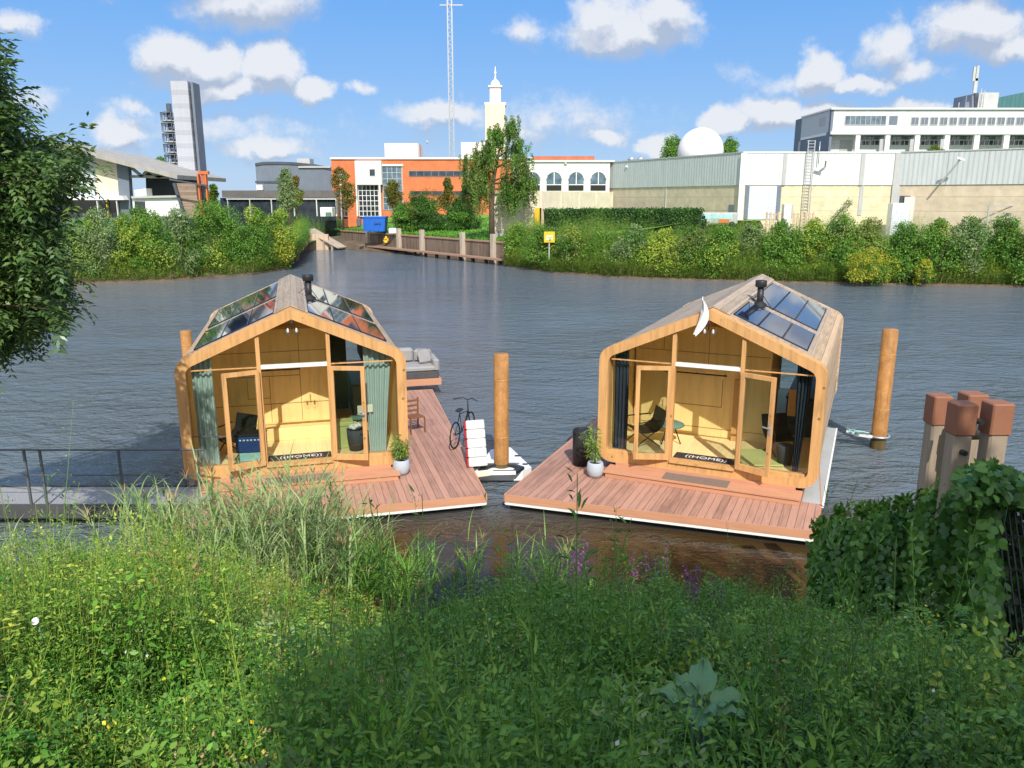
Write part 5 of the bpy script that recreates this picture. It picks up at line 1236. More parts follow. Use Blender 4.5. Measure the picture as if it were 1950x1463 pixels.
for k, (px, py, w_, h_, mt_, nm, lab) in enumerate(((1330, 407, 1.1, 1.9, 'white', 'parked_van', 'white van front partly hidden by plants left of the roller door'), (1368, 405, 2.2, 1.7, 'zinc', 'trailer', 'grey trailer loaded with scraps left of the roller door'), (1930, 392, 2.6, 2.0, 'steel', 'metal_rack', 'metal rack frame at the far right beside the warehouse'))):
    a = at(px, py, 88); e = empty(nm, (a.x, 88, a.z-h_), 0, lab, nm.split('_')[-1])
    if nm == 'metal_rack':
        for sx in (-w_, w_): MB().box(sx-.08, 0, -.5, sx+.08, .1, h_).build('post', 'steel', e)
        for z in (.5, 1.2, h_-.06): MB().box(-w_, .02, z, w_, .08, z+.1).build('rail', 'steel', e)
    else:
        MB().bbox(-w_, 0, .4, w_, 1.6, h_, .15).build('body', mt_, e); MB().box(-w_*.8, -.02, h_*.6, w_*.7, -.003, h_*.88).build('windscreen' if k == 0 else 'side_panel', 'bglass' if k == 0 else 'cyan', e)
        for sx in (-.7, .7): MB(Matrix.Translation((sx*w_, .1, .4))@Matrix.Rotation(math.pi/2, 4, 'X')).lathe([(0, -.1), (.35, -.1), (.35, .12), (0, .12)], n=14).build('wheel', 'rubber', e)
        if k == 1: MB().box(.1, -.05, h_*.35, 1.2, -.022, h_*.6).build('orange_panel', 'orange', e)
for px, top in ((655, 335), ):
    e, o = root_at('lamp_post', px-4, 108, 'thin pale lamp post in front of the orange building', 'lamp post'); zt = at(0, top, 108).z-GZ
    MB().tube([(0, 0, 0), (0, 0, zt)], .12, 8).build('pole', 'white', e); MB().bbox(-.3, -.2, zt, .3, .2, zt+.25, .05).build('lamp_head', 'zinc', e)
e, o = root_at('white_shed', 617, 108, 'small white shed with a green bin on the grass left of the orange building', 'shed')
a = at(609, 395, 108); b_ = at(632, 395, 108); zs = at(0, 413, 108).z-GZ; e.location.z += zs; MB().bbox(a.x-o.x, 0, 0, b_.x-o.x, 2, a.z-GZ-zs, .05).build('shed_body', 'white', e); MB().bbox(.3, -.6, 0, 1.0, -.1, .6, .05).build('bin', 'green', e)

# ------------------------------------------------------------------ far vegetation
def tree_parts(name, base, label, cat, group=None):
    return empty(name, base, 0, label, cat, group)
def trunk(parent, pts, r, mat_='bark', name='trunk'):
    return MB().tube(pts, r, 10).build(name, mat_, parent)
def shrub(px, pbase, ptop, hwpx, mats, label, Y=None, n=4200, leaf=.17, name='shrub', group='shrubs along the far canal bank', nc=11, zb=None, tree=False, trunkpx=None):
    if Y is None: g0 = gnd(px, pbase, 0); Y = g0.y+RNG.uniform(1.2, 3.6)
    top = at(px, ptop, Y); bot = at(px, pbase, Y); z0 = (.2 if zb is None else zb)
    if 'along the far' in str(group): hwpx = hwpx*1.3; n = int(n*1.3); ptop += 8; mats = list(mats)+['lf_mid', 'lf_lime']
    hw_ = hwpx*Y/FPX; H_ = top.z-z0
    r_ = empty(name, (top.x, Y, z0), 0, label, 'tree' if tree else 'shrub', group)
    f = Fol(); 
    lo = .12 if not tree else (at(px, trunkpx, Y).z-z0)/H_ if trunkpx else .35
    for k in range(nc):
        t = (k+.5)/nc; zt = lo+(.93-lo)*t; ww = math.sin(math.pi*min(1, .25+.72*t*1.0))**.6*(1-.45*t**2.5)
        a = RNG.uniform(0, 6.28); rr = hw_*RNG.uniform(.25, .62)*ww
        c = (rr*math.cos(a), rr*math.sin(a)*.8, zt*H_); rad = hw_*RNG.uniform(.42, .62)*(1-.4*t)
        f.clump(c, rad, n//nc, leaf, leaf*.5, int(RNG.integers(0, len(mats))) if RNG.random() < .6 else 0, RNG.uniform(.2, .8), .3, .1, (1, .9, 1.05*min(1.3, H_/nc*2.2/rad)))
        # stray twigs breaking the outline
        d = rnd_dirs(5); d[:, 2] = np.abs(d[:, 2])
        for q in d: f.clump(np.array(c)+q*rad*1.1, rad*.3, 40, leaf, leaf*.45, 0, RNG.uniform(.4, .9), 0, 0)
    f.build('crown' if tree else 'foliage', mats, r_)
    st = MB()
    if tree: st.tube([(0, 0, 0), (.05*hw_, 0, H_*lo), (0, 0, H_*.7)], [.16, .13, .04], 8)
    else:
        for k in range(5): a = k*1.3; st.tube([(.15*math.cos(a), .15*math.sin(a), 0), (hw_*.4*math.cos(a), hw_*.4*math.sin(a), H_*.6)], [.06, .02], 5)
    st.build('trunk' if tree else 'stems', 'bark', r_)
    return r_
S = shrub
S(60, 542, 420, 44, ['lf_mid', 'lf_deep'], 'green shrub behind the ash foliage at the far left of the bank')
S(108, 542, 412, 44, ['lf_silver', 'lf_mid'], 'grey green shrub behind the ash foliage left of the silvery willow')
S(182, 541, 402, 44, ['lf_silver', 'lf_mid'], 'silvery willow shrub on the left bank directly beside the overhanging ash tree', leaf=.16)
S(240, 539, 415, 38, ['lf_lime', 'lf_mid', 'lf_yellow'], 'yellow green shrub on the left bank in front of the shed')
S(150, 541, 430, 44, ['lf_mid', 'lf_deep'], 'dark green shrub on the left bank half hidden by the ash tree')
S(292, 537, 412, 40, ['lf_mid', 'lf_lime'], 'mid green shrub on the left bank in front of the white annex')
S(338, 535, 402, 38, ['lf_silver', 'lf_mid'], 'pale silvery shrub on the left bank below the slab tower')
S(388, 532, 392, 40, ['lf_mid', 'lf_lime'], 'bright green tall shrub on the left bank below the orange frame')
S(436, 529, 402, 38, ['lf_mid', 'lf_deep'], 'rounded green shrub on the left bank in front of the pavilion left end')
S(482, 525, 398, 36, ['lf_mid', 'lf_lime', 'lf_deep'], 'dense green shrub on the left bank in front of the pavilion')
S(528, 516, 400, 30, ['lf_lime', 'lf_yellow', 'lf_olive'], 'yellow green shrub at the tip of the left bank')
S(552, 508, 442, 14, ['lf_olive', 'lf_dry'], 'small brownish shrub at the very tip of the left bank', n=1800, nc=6)
S(262, 520, 398, 34, ['lf_deep', 'lf_mid'], 'taller green shrub in the second row on the left bank', Y=66)
S(410, 520, 388, 30, ['lf_mid', 'lf_deep'], 'tall green shrub in the second row below the orange frame', Y=70)
S(545, 415, 318, 24, ['lf_silver'], 'pale silvery poplar standing before the curved hall', Y=98, leaf=.2, zb=1.3, tree=True, trunkpx=400, name='poplar_tree', group='trees by the pavilion', nc=12)
T_ = dict(leaf=.22, tree=True, name='street_tree', group='trees by the pavilion', zb=1.4, n=3600, nc=9)
S(560, 415, 334, 17, ['lf_autumn', 'lf_lime'], 'small olive tree with thin pale trunk in front of the curved hall', Y=104, trunkpx=388, **T_)
S(647, 415, 316, 27, ['lf_autumn', 'lf_olive'], 'olive green tree at the left corner of the orange building', Y=108, trunkpx=392, **T_)
S(748, 415, 342, 18, ['lf_autumn', 'lf_lime'], 'round olive tree in front of the curtain glazing of the orange building', Y=112, trunkpx=392, **T_)
S(851, 415, 336, 17, ['lf_autumn', 'lf_olive'], 'narrow autumn tinted tree in front of the orange wall', Y=112, trunkpx=392, **T_)
S(404, 400, 348, 16, ['lf_mid', 'lf_autumn'], 'small tree beside the orange steel frame', Y=96, trunkpx=395, **T_)
S(305, 330, 296, 18, ['lf_deep'], 'dark tree top showing behind the shed roof', Y=125, trunkpx=340, **T_)
S(1283, 330, 258, 34, ['lf_deep', 'lf_mid'], 'dark green tree behind the left side of the white dome', Y=138, trunkpx=325, leaf=.3, tree=True, name='broad_tree', group='trees behind the dome', zb=1.4)
S(1390, 330, 262, 32, ['lf_deep', 'lf_mid'], 'dark green tree behind the right side of the white dome', Y=138, trunkpx=325, leaf=.3, tree=True, name='broad_tree', group='trees behind the dome', zb=1.4)
S(1780, 330, 271, 18, ['lf_olive'], 'small olive tree top in front of the office gallery', Y=120, trunkpx=300, leaf=.25, tree=True, name='broad_tree', zb=1.4, n=2000, nc=6, group=None)
B_ = dict(leaf=.19, group='dark bushes on the quay lawn', n=15000, nc=16)
S(800, 432, 376, 60, ['lf_dark', 'lf_deep'], 'large dark round bush on the lawn right of the blue container', Y=98, zb=2.2, **B_)
S(878, 430, 378, 36, ['lf_dark', 'lf_deep'], 'second dark bush on the lawn next to the birch tree', Y=96, zb=2.2, **B_)
S(765, 440, 392, 26, ['lf_mid', 'lf_deep'], 'lower bush just behind the blue container', Y=99, zb=2.2, leaf=.2, group='dark bushes on the quay lawn', n=3000)
# right bank
rb_ = [(985, 512, 432, 30, ['lf_mid', 'lf_lime'], 'bright green reedy shrub where the right bank meets the quay'),
 (1035, 520, 436, 34, ['lf_mid', 'lf_olive'], 'green shrub around the yellow sign'),
 (1090, 526, 440, 36, ['lf_olive', 'lf_mid', 'lf_lime'], 'olive shrub right of the yellow sign'),
 (1150, 530, 452, 34, ['lf_deep', 'lf_mid'], 'dark green low shrub near the left end of the right bank'),
 (1205, 532, 440, 38, ['lf_silver', 'lf_mid'], 'grey green shrub below the clipped hedge'),
 (1262, 534, 444, 38, ['lf_lime', 'lf_mid'], 'yellowish green shrub below the right end of the hedge'),
 (1320, 536, 440, 38, ['lf_olive', 'lf_mid'], 'olive shrub below the grey trailer'),
 (1378, 538, 436, 38, ['lf_mid', 'lf_lime'], 'green shrub in line with the roller door left jamb'),
 (1436, 540, 430, 38, ['lf_silver', 'lf_mid'], 'silvery shrub in front of the roller door'),
 (1492, 541, 426, 38, ['lf_mid', 'lf_deep'], 'green shrub in front of the picket fence'),
 (1550, 542, 424, 38, ['lf_lime', 'lf_olive'], 'lime green shrub below the wall ladder'),
 (1605, 543, 416, 40, ['lf_mid', 'lf_silver'], 'taller grey green shrub right of the ladder'),
 (1660, 544, 424, 40, ['lf_olive', 'lf_mid'], 'olive shrub left of the utility cabinet'),
 (1722, 546, 432, 42, ['lf_deep', 'lf_mid'], 'darkest rounded shrub at the water edge below the utility cabinet'),
 (1785, 546, 424, 42, ['lf_mid', 'lf_lime'], 'green shrub on the right bank below the open door'),
 (1850, 548, 420, 44, ['lf_silver', 'lf_mid'], 'large silvery green shrub near the right edge of the bank'),
 (1915, 549, 418, 44, ['lf_mid', 'lf_olive'], 'green shrub at the far right end of the bank'),
 (1975, 549, 420, 44, ['lf_mid', 'lf_lime'], 'last shrub of the right bank, cut by the right border')]
for a in rb_: S(*a, n=4600)
S(1655, 543, 488, 42, ['lf_yellow', 'lf_lime'], 'golden yellow flowering shrub low on the right bank', Y=57.6, n=3200, leaf=.13, name='goldenrod', nc=10)
S(1762, 543, 496, 16, ['lf_yellow', 'lf_lime'], 'small golden yellow flowering clump right of the big goldenrod', Y=57.4, n=1200, leaf=.13, name='goldenrod', nc=6)
# leaning bare stem
e = empty('leaning_sapling', at(1570, 440, 70), 0, 'slender leafy sapling leaning right above the bank shrubs near the ladder', 'sapling')
t0 = at(1618, 384, 70)-at(1570, 440, 70)
MB().tube([(0, 0, 0), tuple(t0*.5+Vector((0, 0, .1))), tuple(t0)], [.05, .035, .015], 6).build('stem', 'bark', e)
f = Fol()
for k in range(14): f.clump(tuple(t0*(.2+.8*k/13)), .32, 45, .16, .07, 0, .4, 0)
f.build('leaves', ['lf_silver'], e)
# continuous ground cover of both banks
f = Fol()
nzb = lambda x, y: .5+.3*np.sin(x*.9+2*np.sin(y*.4))+.2*np.sin(x*2.7+1)
def bankcover(pts, n, up, H_, mi):
    P = np.array(pts); seg = np.linalg.norm(np.diff(P, axis=0), axis=1); cs = np.concatenate([[0], np.cumsum(seg)])
    s = RNG.uniform(0, cs[-1], n); x = np.interp(s, cs, P[:, 0]); y = np.interp(s, cs, P[:, 1]); dd = RNG.uniform(0, 1, n)**1.3*up
    roots = np.stack([x, y+.1+dd, .1+dd*.2], 1)
    f.plants(roots, H_*(.35+.65*np.minimum(1, dd/2.5))*(.6+.5*nzb(x, y)), 20, .17, .055, .25, .4, mi)
    g = RNG.integers(0, n, n//2); f.blades(roots[g], RNG.uniform(0, 6.28, len(g)), RNG.uniform(.7, 1.5, len(g)), .05, .35, .9, 3, 3 if mi == 0 else 2)
bankcover(shore[1:9], 3600, 8, 2.6, 0); bankcover(shore[1:9], 1500, 1.6, 1.0, 2)
bankcover(shore[10:17], 11000, 7, 3.3, 0)
bankcover(shore[10:17], 8500, 6, 3.4, 1); bankcover(shore[10:17], 4200, 6, 3.0, 2); bankcover(shore[1:9], 2400, 5, 3.2, 1); bankcover(shore[5:9], 2600, 5, 2.2, 0); bankcover(shore[6:9], 1200, 2.5, 1.4, 1)
bankcover(shore[10:17], 2600, 1.6, 1.0, 2)
f.build('bank_undergrowth', ['lf_mid', 'lf_lime', 'lf_olive', 'lf_dry'], kind='stuff', label='tangled green weeds and dry grasses covering both far canal banks')
# lawn grass
f = Fol(); n = 26000
X_ = RNG.uniform(-44, 4, n); Y_ = RNG.uniform(78, 112, n); D_ = (X_-qa.x)*qn.x+(Y_-qa.y)*qn.y; k = (D_ > 2.1) & (D_ < 28)
X_, Y_ = X_[k], Y_[k]; Z_ = np.array([lz(a, b) for a, b in zip(X_, Y_)]); f.blades(np.stack([X_, Y_, Z_-.02], 1), RNG.uniform(0, 6.28, len(X_)), .32, .1, .5, .9, 2, 0)
n2_ = 5000; s_ = RNG.uniform(0, 1, n2_); off = RNG.uniform(1.8, 3.2, n2_)
f.blades(np.stack([qa.x+qd.x*s_+qn.x*off, qa.y+qd.y*s_+qn.y*off, np.full(n2_, 2.0)], 1), RNG.uniform(0, 6.28, n2_), .5, .07, .4, 1.0, 3, 0)
f.build('lawn_grass', ['lf_grass'], kind='stuff', label='bright green grass on the lawn above the timber quay wall')
# clipped hedge
ha_, hb_ = at(1040, 402, 80), at(1338, 402, 86); hbm = at(1040, 436, 80).z
e = empty('clipped_hedge', (ha_.x, 80, hbm), math.atan2(6, hb_.x-ha_.x), 'long dark clipped hedge in front of the pale receding wall', 'hedge'); ln = math.hypot(6, hb_.x-ha_.x); hh = ha_.z-hbm
f = Fol(); n = 16000
P = np.stack([RNG.uniform(0, ln, n), RNG.uniform(-.15, .9, n), RNG.uniform(-.6, 1, n)*hh], 1); k = RNG.random(n) < .7
P[k, 1] = RNG.normal(-.1, .12, k.sum()); P[~k, 2] = hh+RNG.normal(0, .1, (~k).sum())
f.leaves(P, rnd_dirs(n)+np.array([0, -.6, .3]), .2, .12, 0, np.clip(.3+.2*np.sin(P[:, 0]*1.3)+RNG.normal(size=n)*.25, 0, 1), np.tile([[0, -1, .6]], (n, 1)))
f.build('foliage', ['lf_dark'], e); MB().box(.1, .15, -.6, ln-.1, .85, hh-.12).build('hedge_core', 'bark', e)
# weeping birch
bp = at(937, 458, 81); e = empty('weeping_birch', bp, 0, 'weeping birch with hanging branches standing between the lawn and the concrete wall', 'tree')
pz = lambda px, py: (at(px, py, 81)-bp)
tk = [pz(937, 462), pz(936, 400), pz(940, 340), pz(950, 290), pz(962, 232)]
MB().tube([tuple(p) for p in tk], [.34, .26, .2, .12, .03], 10).build('trunk', 'bark', e)
f = Fol(); br = MB(); rr = random.Random(8)
limbs = [((940, 380), (905, 335), (888, 300)), ((938, 360), (900, 350), (884, 345)), ((940, 345), (975, 330), (1010, 325)), ((940, 350), (1000, 345), (1030, 338)), ((945, 320), (915, 300), (905, 285)),
         ((948, 300), (975, 280), (992, 265)), ((955, 270), (970, 240), (978, 228)), ((955, 260), (945, 250), (938, 245)), ((945, 320), (985, 300), (1000, 300)), ((940, 330), (920, 320), (900, 330)), ((950, 300), (935, 285), (925, 270)), ((940, 360), (970, 360), (985, 350))]
for a, b_, c_ in limbs:
    A_, B__, C_ = pz(*a), pz(*b_), pz(*c_); oy = rr.uniform(-1.6, 1.6); B__.y += oy*.5; C_.y += oy
    br.tube([tuple(A_), tuple(B__), tuple(C_)], [.1, .06, .02], 6)
    for k in range(34):
        t = rr.uniform(.2, 1.05); p = (A_.lerp(B__, t*2) if t < .5 else B__.lerp(C_, (t-.5)*2)); L_ = rr.uniform(.8, 2.9)*(1 if c_[1] > 290 else .7)
        p = p+Vector((rr.gauss(0, .35), rr.gauss(0, .5), rr.gauss(.15, .25))); nn = int(64*L_)
        tt = RNG.uniform(0, 1, nn); sw = rr.uniform(-.3, .3)
        Q = np.array([[p.x, p.y, p.z]])+np.stack([sw*tt+RNG.normal(size=nn)*.09, RNG.normal(size=nn)*.1, -tt*L_], 1)
        f.leaves(Q, np.stack([RNG.normal(size=nn)*.5, RNG.normal(size=nn)*.5, -np.ones(nn)], 1), .2, .08, int(rr.random() < .45), rr.uniform(.15, .85))
br.build('branches', 'bark', e); f.build('crown', ['lf_olive', 'lf_mid'], e)

# ------------------------------------------------------------------ overhanging ash tree at the left
def inpoly(x, y, P):
    c = False; j = len(P)-1
    for i in range(len(P)):
        if (P[i][1] > y) != (P[j][1] > y) and x < (P[j][0]-P[i][0])*(y-P[i][1])/(P[j][1]-P[i][1])+P[i][0]: c = not c
        j = i
    return c
sil = [(-330, 40), (-60, 80), (-35, 130), (-5, 200), (35, 265), (80, 300), (138, 285), (140, 315), (105, 360), (85, 410), (75, 460), (95, 520), (110, 575), (75, 605), (20, 630), (-30, 650), (-330, 740)]
e = empty('ash_tree', (-12.2, 10.9, bank_z(-12.2, 10.9)), 0, 'dark leafy ash tree overhanging the water from the left border', 'tree')
eo = Vector(e.location); rr = random.Random(21); f = Fol(); br = MB(); fork = Vector((-11.2, 11.0, 4.6)); cnt = 0
while cnt < 270:
    px, py = rr.uniform(-130, 175), rr.uniform(-220, 760)
    if not inpoly(px, py, sil): continue
    if px < -150 and rr.random() < .5: continue
    Y = rr.uniform(9.9, 12.4); p = at(px, py, Y); cnt += 1
    cnt_ = cnt; md = fork.lerp(p, .55)+Vector((0, 0, .25)); br.tube([tuple(fork-eo), tuple(md-eo), tuple(p-eo)], [.05, .02, .006], 4, cap=False)
    axis = (p-md).normalized(); nl = 19; tone = rr.uniform(.05, .85)
    for q in range(nl):   # compound leaves: a rachis with paired leaflets
        d = Vector((rr.gauss(0, 1), rr.gauss(0, 1), rr.gauss(-.1, .7))).normalized()*.8+axis*.35; d.normalize()
        st_ = p+Vector((rr.gauss(0, .15), rr.gauss(0, .15), rr.gauss(0, .15))); Lr = rr.uniform(.2, .32); sd = d.cross(Vector((0, 0, 1))).normalized()
        P = []; D = []
        for k in range(5):
            c_ = st_+d*Lr*(.25+.18*k)-Vector((0, 0, .03*k*k*.25))
            for sg in (-1, 1): P.append(c_[:]); D.append((sd*sg+d*.55-Vector((0, 0, .25)))[:])
        P.append((st_+d*Lr)[:]); D.append((d-Vector((0, 0, .35)))[:])
        nr = Vector((0, 0, 1))-d*d.z
        f.leaves(np.array(P)-np.array(eo[:]), np.array(D), .115, .042, 0 if rr.random() < .88 else 1, tone, np.tile([nr[:]], (11, 1)))
MB().tube([(0, 0, -.3), (.2, 0, 1.5), tuple(fork-eo)], [.26, .2, .14], 12).build('trunk', 'bark', e)
br.build('branches', 'bark', e); f.build('crown', ['lf_ash', 'lf_olive'], e)

# ------------------------------------------------------------------ trees behind the viewpoint whose shade covers the bank
def shade_tree(x, y, zc, rx, rz, lab):
    z0 = bank_z(x, y); e = empty('shade_tree', (x, y, z0), 0, lab, 'tree'); f = Fol()
    for k in range(26):
        d = rnd_dirs(1)[0]; r = RNG.uniform(.2, .8)
        f.clump((d[0]*rx*r, d[1]*rx*.8*r, zc-z0+d[2]*rz*r), rx*.42, 270, .36, .2, 0, RNG.uniform(.2, .8), .2)
    f.build('crown', ['lf_deep'], e); MB().tube([(0, 0, -.3), (.1, 0, 3), (0, 0, zc-z0)], [.35, .28, .12], 10).build('trunk', 'bark', e)
shade_tree(1.6, -4.6, 11.9, 2.0, 2.7, 'dense tree behind the viewpoint on the left of a row of four')
shade_tree(5.4, -4.5, 12.2, 2.6, 2.8, 'dense tree behind the viewpoint, second from the left of a row of four')
shade_tree(10.2, -4.3, 11.9, 2.9, 3.1, 'dense tree behind the viewpoint, third from the left of a row of four')
shade_tree(15.0, -4.4, 11.9, 3.0, 3.0, 'dense tree behind the viewpoint on the right of a row of four')

# ------------------------------------------------------------------ foreground bank plants
def bh(px, py, h=0):
    r = ray(px, py); t = 1.5
    while t < 40:
        p = Vector((0, 0, CAM_H))+r*t
        if p.z < bank_z(p.x, p.y)+h: return p
        t += .03
    return p
BZ = np.vectorize(bank_z); SH = np.vectorize(shore_y)
def nz2(x, y, s=1.0, o=0.0):
    return .5+.25*np.sin(x*1.3*s+o+1.3*np.sin(y*.9*s+o))+.25*np.sin(y*1.7*s+2*o+1.1*np.sin(x*1.1*s+1))
def roots(n, x0, x1, y0, y1, edge=.25, thr=None, off=0):
    x = RNG.uniform(x0, x1, n); y = RNG.uniform(y0, y1, n)
    k = y < SH(x)-edge
    if thr is not None: k &= nz2(x, y, 1.1, off) > thr
    x, y = x[k], y[k]; return np.stack([x, y, BZ(x, y)-.03], 1)
f = Fol(True)
fm = ['lf_mid', 'lf_lime', 'lf_deep', 'lf_olive', 'lf_grass', 'lf_silver', 'lf_dry']
def dist_h(r):
    x, y = r[:, 0], r[:, 1]; m = np.interp(SH(x)-y, [0, 1.5, 4], [.24, .5, 1.0])
    return m*(.42+1.0*nz2(x, y, 1.9, 2.3)*(.55+.6*nz2(x, y, 4.3, .7)))*np.interp(x, [1.8, 3.2], [1, .45])
BUR = bh(1335, 1365, .5)
def broots(n, side, edge=.25, thr=None, off=0, y0=1.8, y1=11.8):
    """roots inside the seen wedge, denser towards the viewpoint; side -1 sunny left, +1 shaded right"""
    y = y0+(y1-y0)*RNG.random(n)**1.25; xm = .70*y+1.6; cut = -1.7+RNG.normal(0, .5, n)
    u = RNG.random(n); x = np.where(side < 0, -xm+(cut+xm)*u, cut+(xm-cut)*u)
    k = y < SH(x)-edge
    if thr is not None: k &= nz2(x, y, 1.1, off) > thr
    k &= ~((np.abs(x-BUR.x+.05) < .34) & (y > BUR.y-.75) & (y < BUR.y+.25) & (RNG.random(n) < .93))
    k &= ~((nz2(x, y, 2.6, 5.1) < .27) & (RNG.random(n) < .88))
    x, y = x[k], y[k]; return np.stack([x, y, BZ(x, y)-.03], 1)
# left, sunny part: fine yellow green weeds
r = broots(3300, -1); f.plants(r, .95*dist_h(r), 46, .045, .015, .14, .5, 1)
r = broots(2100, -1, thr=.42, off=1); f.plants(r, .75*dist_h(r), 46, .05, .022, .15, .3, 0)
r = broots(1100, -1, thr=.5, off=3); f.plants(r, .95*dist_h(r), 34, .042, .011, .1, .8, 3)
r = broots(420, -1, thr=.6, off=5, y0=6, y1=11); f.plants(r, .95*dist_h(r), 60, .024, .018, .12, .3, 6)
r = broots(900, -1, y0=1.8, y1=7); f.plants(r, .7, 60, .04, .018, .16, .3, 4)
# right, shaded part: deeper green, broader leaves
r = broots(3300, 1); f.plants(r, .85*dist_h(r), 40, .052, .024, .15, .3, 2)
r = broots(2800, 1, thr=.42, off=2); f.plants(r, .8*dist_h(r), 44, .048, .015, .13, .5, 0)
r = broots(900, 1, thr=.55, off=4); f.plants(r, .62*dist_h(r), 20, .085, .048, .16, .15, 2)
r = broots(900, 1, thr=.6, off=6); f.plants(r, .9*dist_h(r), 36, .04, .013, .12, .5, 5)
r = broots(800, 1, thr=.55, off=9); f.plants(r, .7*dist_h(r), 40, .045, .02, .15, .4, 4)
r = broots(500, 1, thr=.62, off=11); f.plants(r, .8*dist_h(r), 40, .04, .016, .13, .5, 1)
r = np.concatenate([broots(420, -1, .3, thr=.55, off=13), broots(520, 1, .3, thr=.52, off=14)]); f.plants(r, 1.35*dist_h(r), 56, .075, .013, .09, .9, 0, low=.15)
r = np.concatenate([broots(260, -1, .3, thr=.6, off=16), broots(300, 1, .3, thr=.6, off=17)]); f.plants(r, 1.3*dist_h(r), 44, .03, .012, .12, .7, 3, low=.45)
# bushy small leaved domes and tangles giving the bank its lumps
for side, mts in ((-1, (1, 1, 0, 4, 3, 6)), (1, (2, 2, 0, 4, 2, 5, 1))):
    for q in broots(330, side, .5):
        hh = float(dist_h(q[None])[0]); R_ = RNG.uniform(.14, .34)*(.5+.6*hh); sc_ = RNG.choice([.026, .034, .05])
        f.clump(q+np.array([0, 0, .38*hh+.1]), R_, int(RNG.uniform(150, 300)), sc_, sc_*RNG.uniform(.4, .7), int(RNG.choice(mts)), RNG.uniform(.1, .9), .45, 0, (1.1, 1.1, .9+.8*RNG.random()))
# bent trailing tangles
for q in broots(260, -1, .5).tolist()+broots(260, 1, .5).tolist():
    hh = float(dist_h(np.array([q]))[0]); a = RNG.uniform(0, 6.28); L_ = RNG.uniform(.4, .9); nn = 34; t = np.linspace(0, 1, nn)
    P = np.array(q)+np.stack([np.cos(a)*L_*t, np.sin(a)*L_*t, hh*.75*np.sin(np.pi*(.15+.75*t))+.1], 1)
    f.leaves(P, np.stack([np.cos(a+1.3*(-1.)**np.arange(nn)), np.sin(a+1.3*(-1.)**np.arange(nn)), np.full(nn, .15)], 1), .045, .024, 0 if q[0] > -1.7 else int(RNG.choice([1, 0, 4])), RNG.uniform(.3, .95), np.tile([[0, 0, 1.]], (nn, 1)))
# ground layer closing the gaps
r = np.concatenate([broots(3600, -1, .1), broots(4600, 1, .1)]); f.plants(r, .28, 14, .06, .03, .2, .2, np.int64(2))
# single taller plants breaking the surface
r = np.concatenate([broots(60, -1, y0=3), broots(60, 1, y0=3)]); f.plants(r, 1.15*dist_h(r), 50, .055, .016, .12, .6, 0)
r = np.concatenate([broots(50, -1, y0=3), broots(30, 1, y0=3)]); f.plants(r, 1.2*dist_h(r), 30, .03, .012, .1, .8, 6, low=.5)
f.build('bank_weeds', fm, kind='stuff', label='dense mixed green weeds covering the near bank, sunlit at the left and shaded at the right')
# grasses
f = Fol()
r = broots(7000, -1, .0); n = len(r); f.blades(r, RNG.uniform(0, 6.28, n), RNG.uniform(.6, 1.05, n)*dist_h(r), .007, .25, 1.0, 4, 0)
r = broots(5000, 1, .0); n = len(r); f.blades(r, RNG.uniform(0, 6.28, n), RNG.uniform(.5, .95, n)*dist_h(r), .008, .25, 1.0, 4, 1)
f.build('bank_grass', ['lf_grass', 'lf_mid'], kind='stuff', label='thin grass blades growing between the weeds of the near bank')
# reeds
f = Fol()
def reeds(n, x0, x1, y0, y1, h0, h1, leanx, mi=0, nleaf=9):
    x = RNG.uniform(x0, x1, n); y = RNG.uniform(y0, y1, n); z = np.maximum(BZ(x, y), -.3); h = RNG.uniform(h0, h1, n)
    head = np.where(RNG.random(n) < .5, RNG.normal(leanx, .6, n), RNG.uniform(0, 6.28, n)); R0 = np.stack([x, y, z], 1); ln = np.abs(RNG.normal(.16, .12, n)); base = RNG.uniform(.1, .9, n)
    f.blades(R0, head, h, .014, ln, .15, 3, mi, base)
    for k in range(nleaf):
        t = RNG.uniform(.25, 1, n); hd = np.stack([np.cos(head), np.sin(head), np.zeros(n)], 1)
        P = R0+hd*(np.sin(ln)*h*t)[:, None]+np.array([0, 0, 1.])*(np.cos(ln)*h*t)[:, None]
        f.blades(P, head+RNG.normal(0, 1.0, n), RNG.uniform(.35, .65, n), RNG.uniform(.016, .026, n), RNG.uniform(.3, .8, n), RNG.uniform(.6, 1.5, n), 4, mi, base)
    k = RNG.random(n) < .25
    top = R0[k]+np.stack([np.cos(head[k])*np.sin(ln[k])*h[k], np.sin(head[k])*np.sin(ln[k])*h[k], np.cos(ln[k])*h[k]], 1)
    for q in range(10): f.blades(top, RNG.uniform(0, 6.28, len(top)), .2, .01, .5, 1.2, 2, 1)
reeds(150, -4.4, -2.7, 10.3, 11.9, 1.35, 2.15, 2.6)
reeds(110, -3.6, -2.2, 9.6, 11.5, 1.1, 1.75, .4)
reeds(46, -6.2, -4.7, 10.9, 12.0, .8, 1.45, 2.9)
reeds(60, -5.2, -3.6, 10.0, 11.2, .8, 1.5, 2.4)
reeds(40, -9.0, -6.6, 10.5, 11.8, .5, 1.0, 2.0)
reeds(26, -1.8, -.5, 11.2, 12.2, .6, 1.1, 1.2, 2, 5)
reeds(16, .0, .9, 11.4, 12.2, .6, 1.1, 1.2, 2, 5)
reeds(60, -2.4, -1.4, 9.8, 11.2, .6, 1.2, .6, 2)
f.build('reeds', ['lf_reed', 'lf_dry', 'lf_deep'], kind='stuff', label='tall arching pale green reeds at the water edge in front of the left deck')
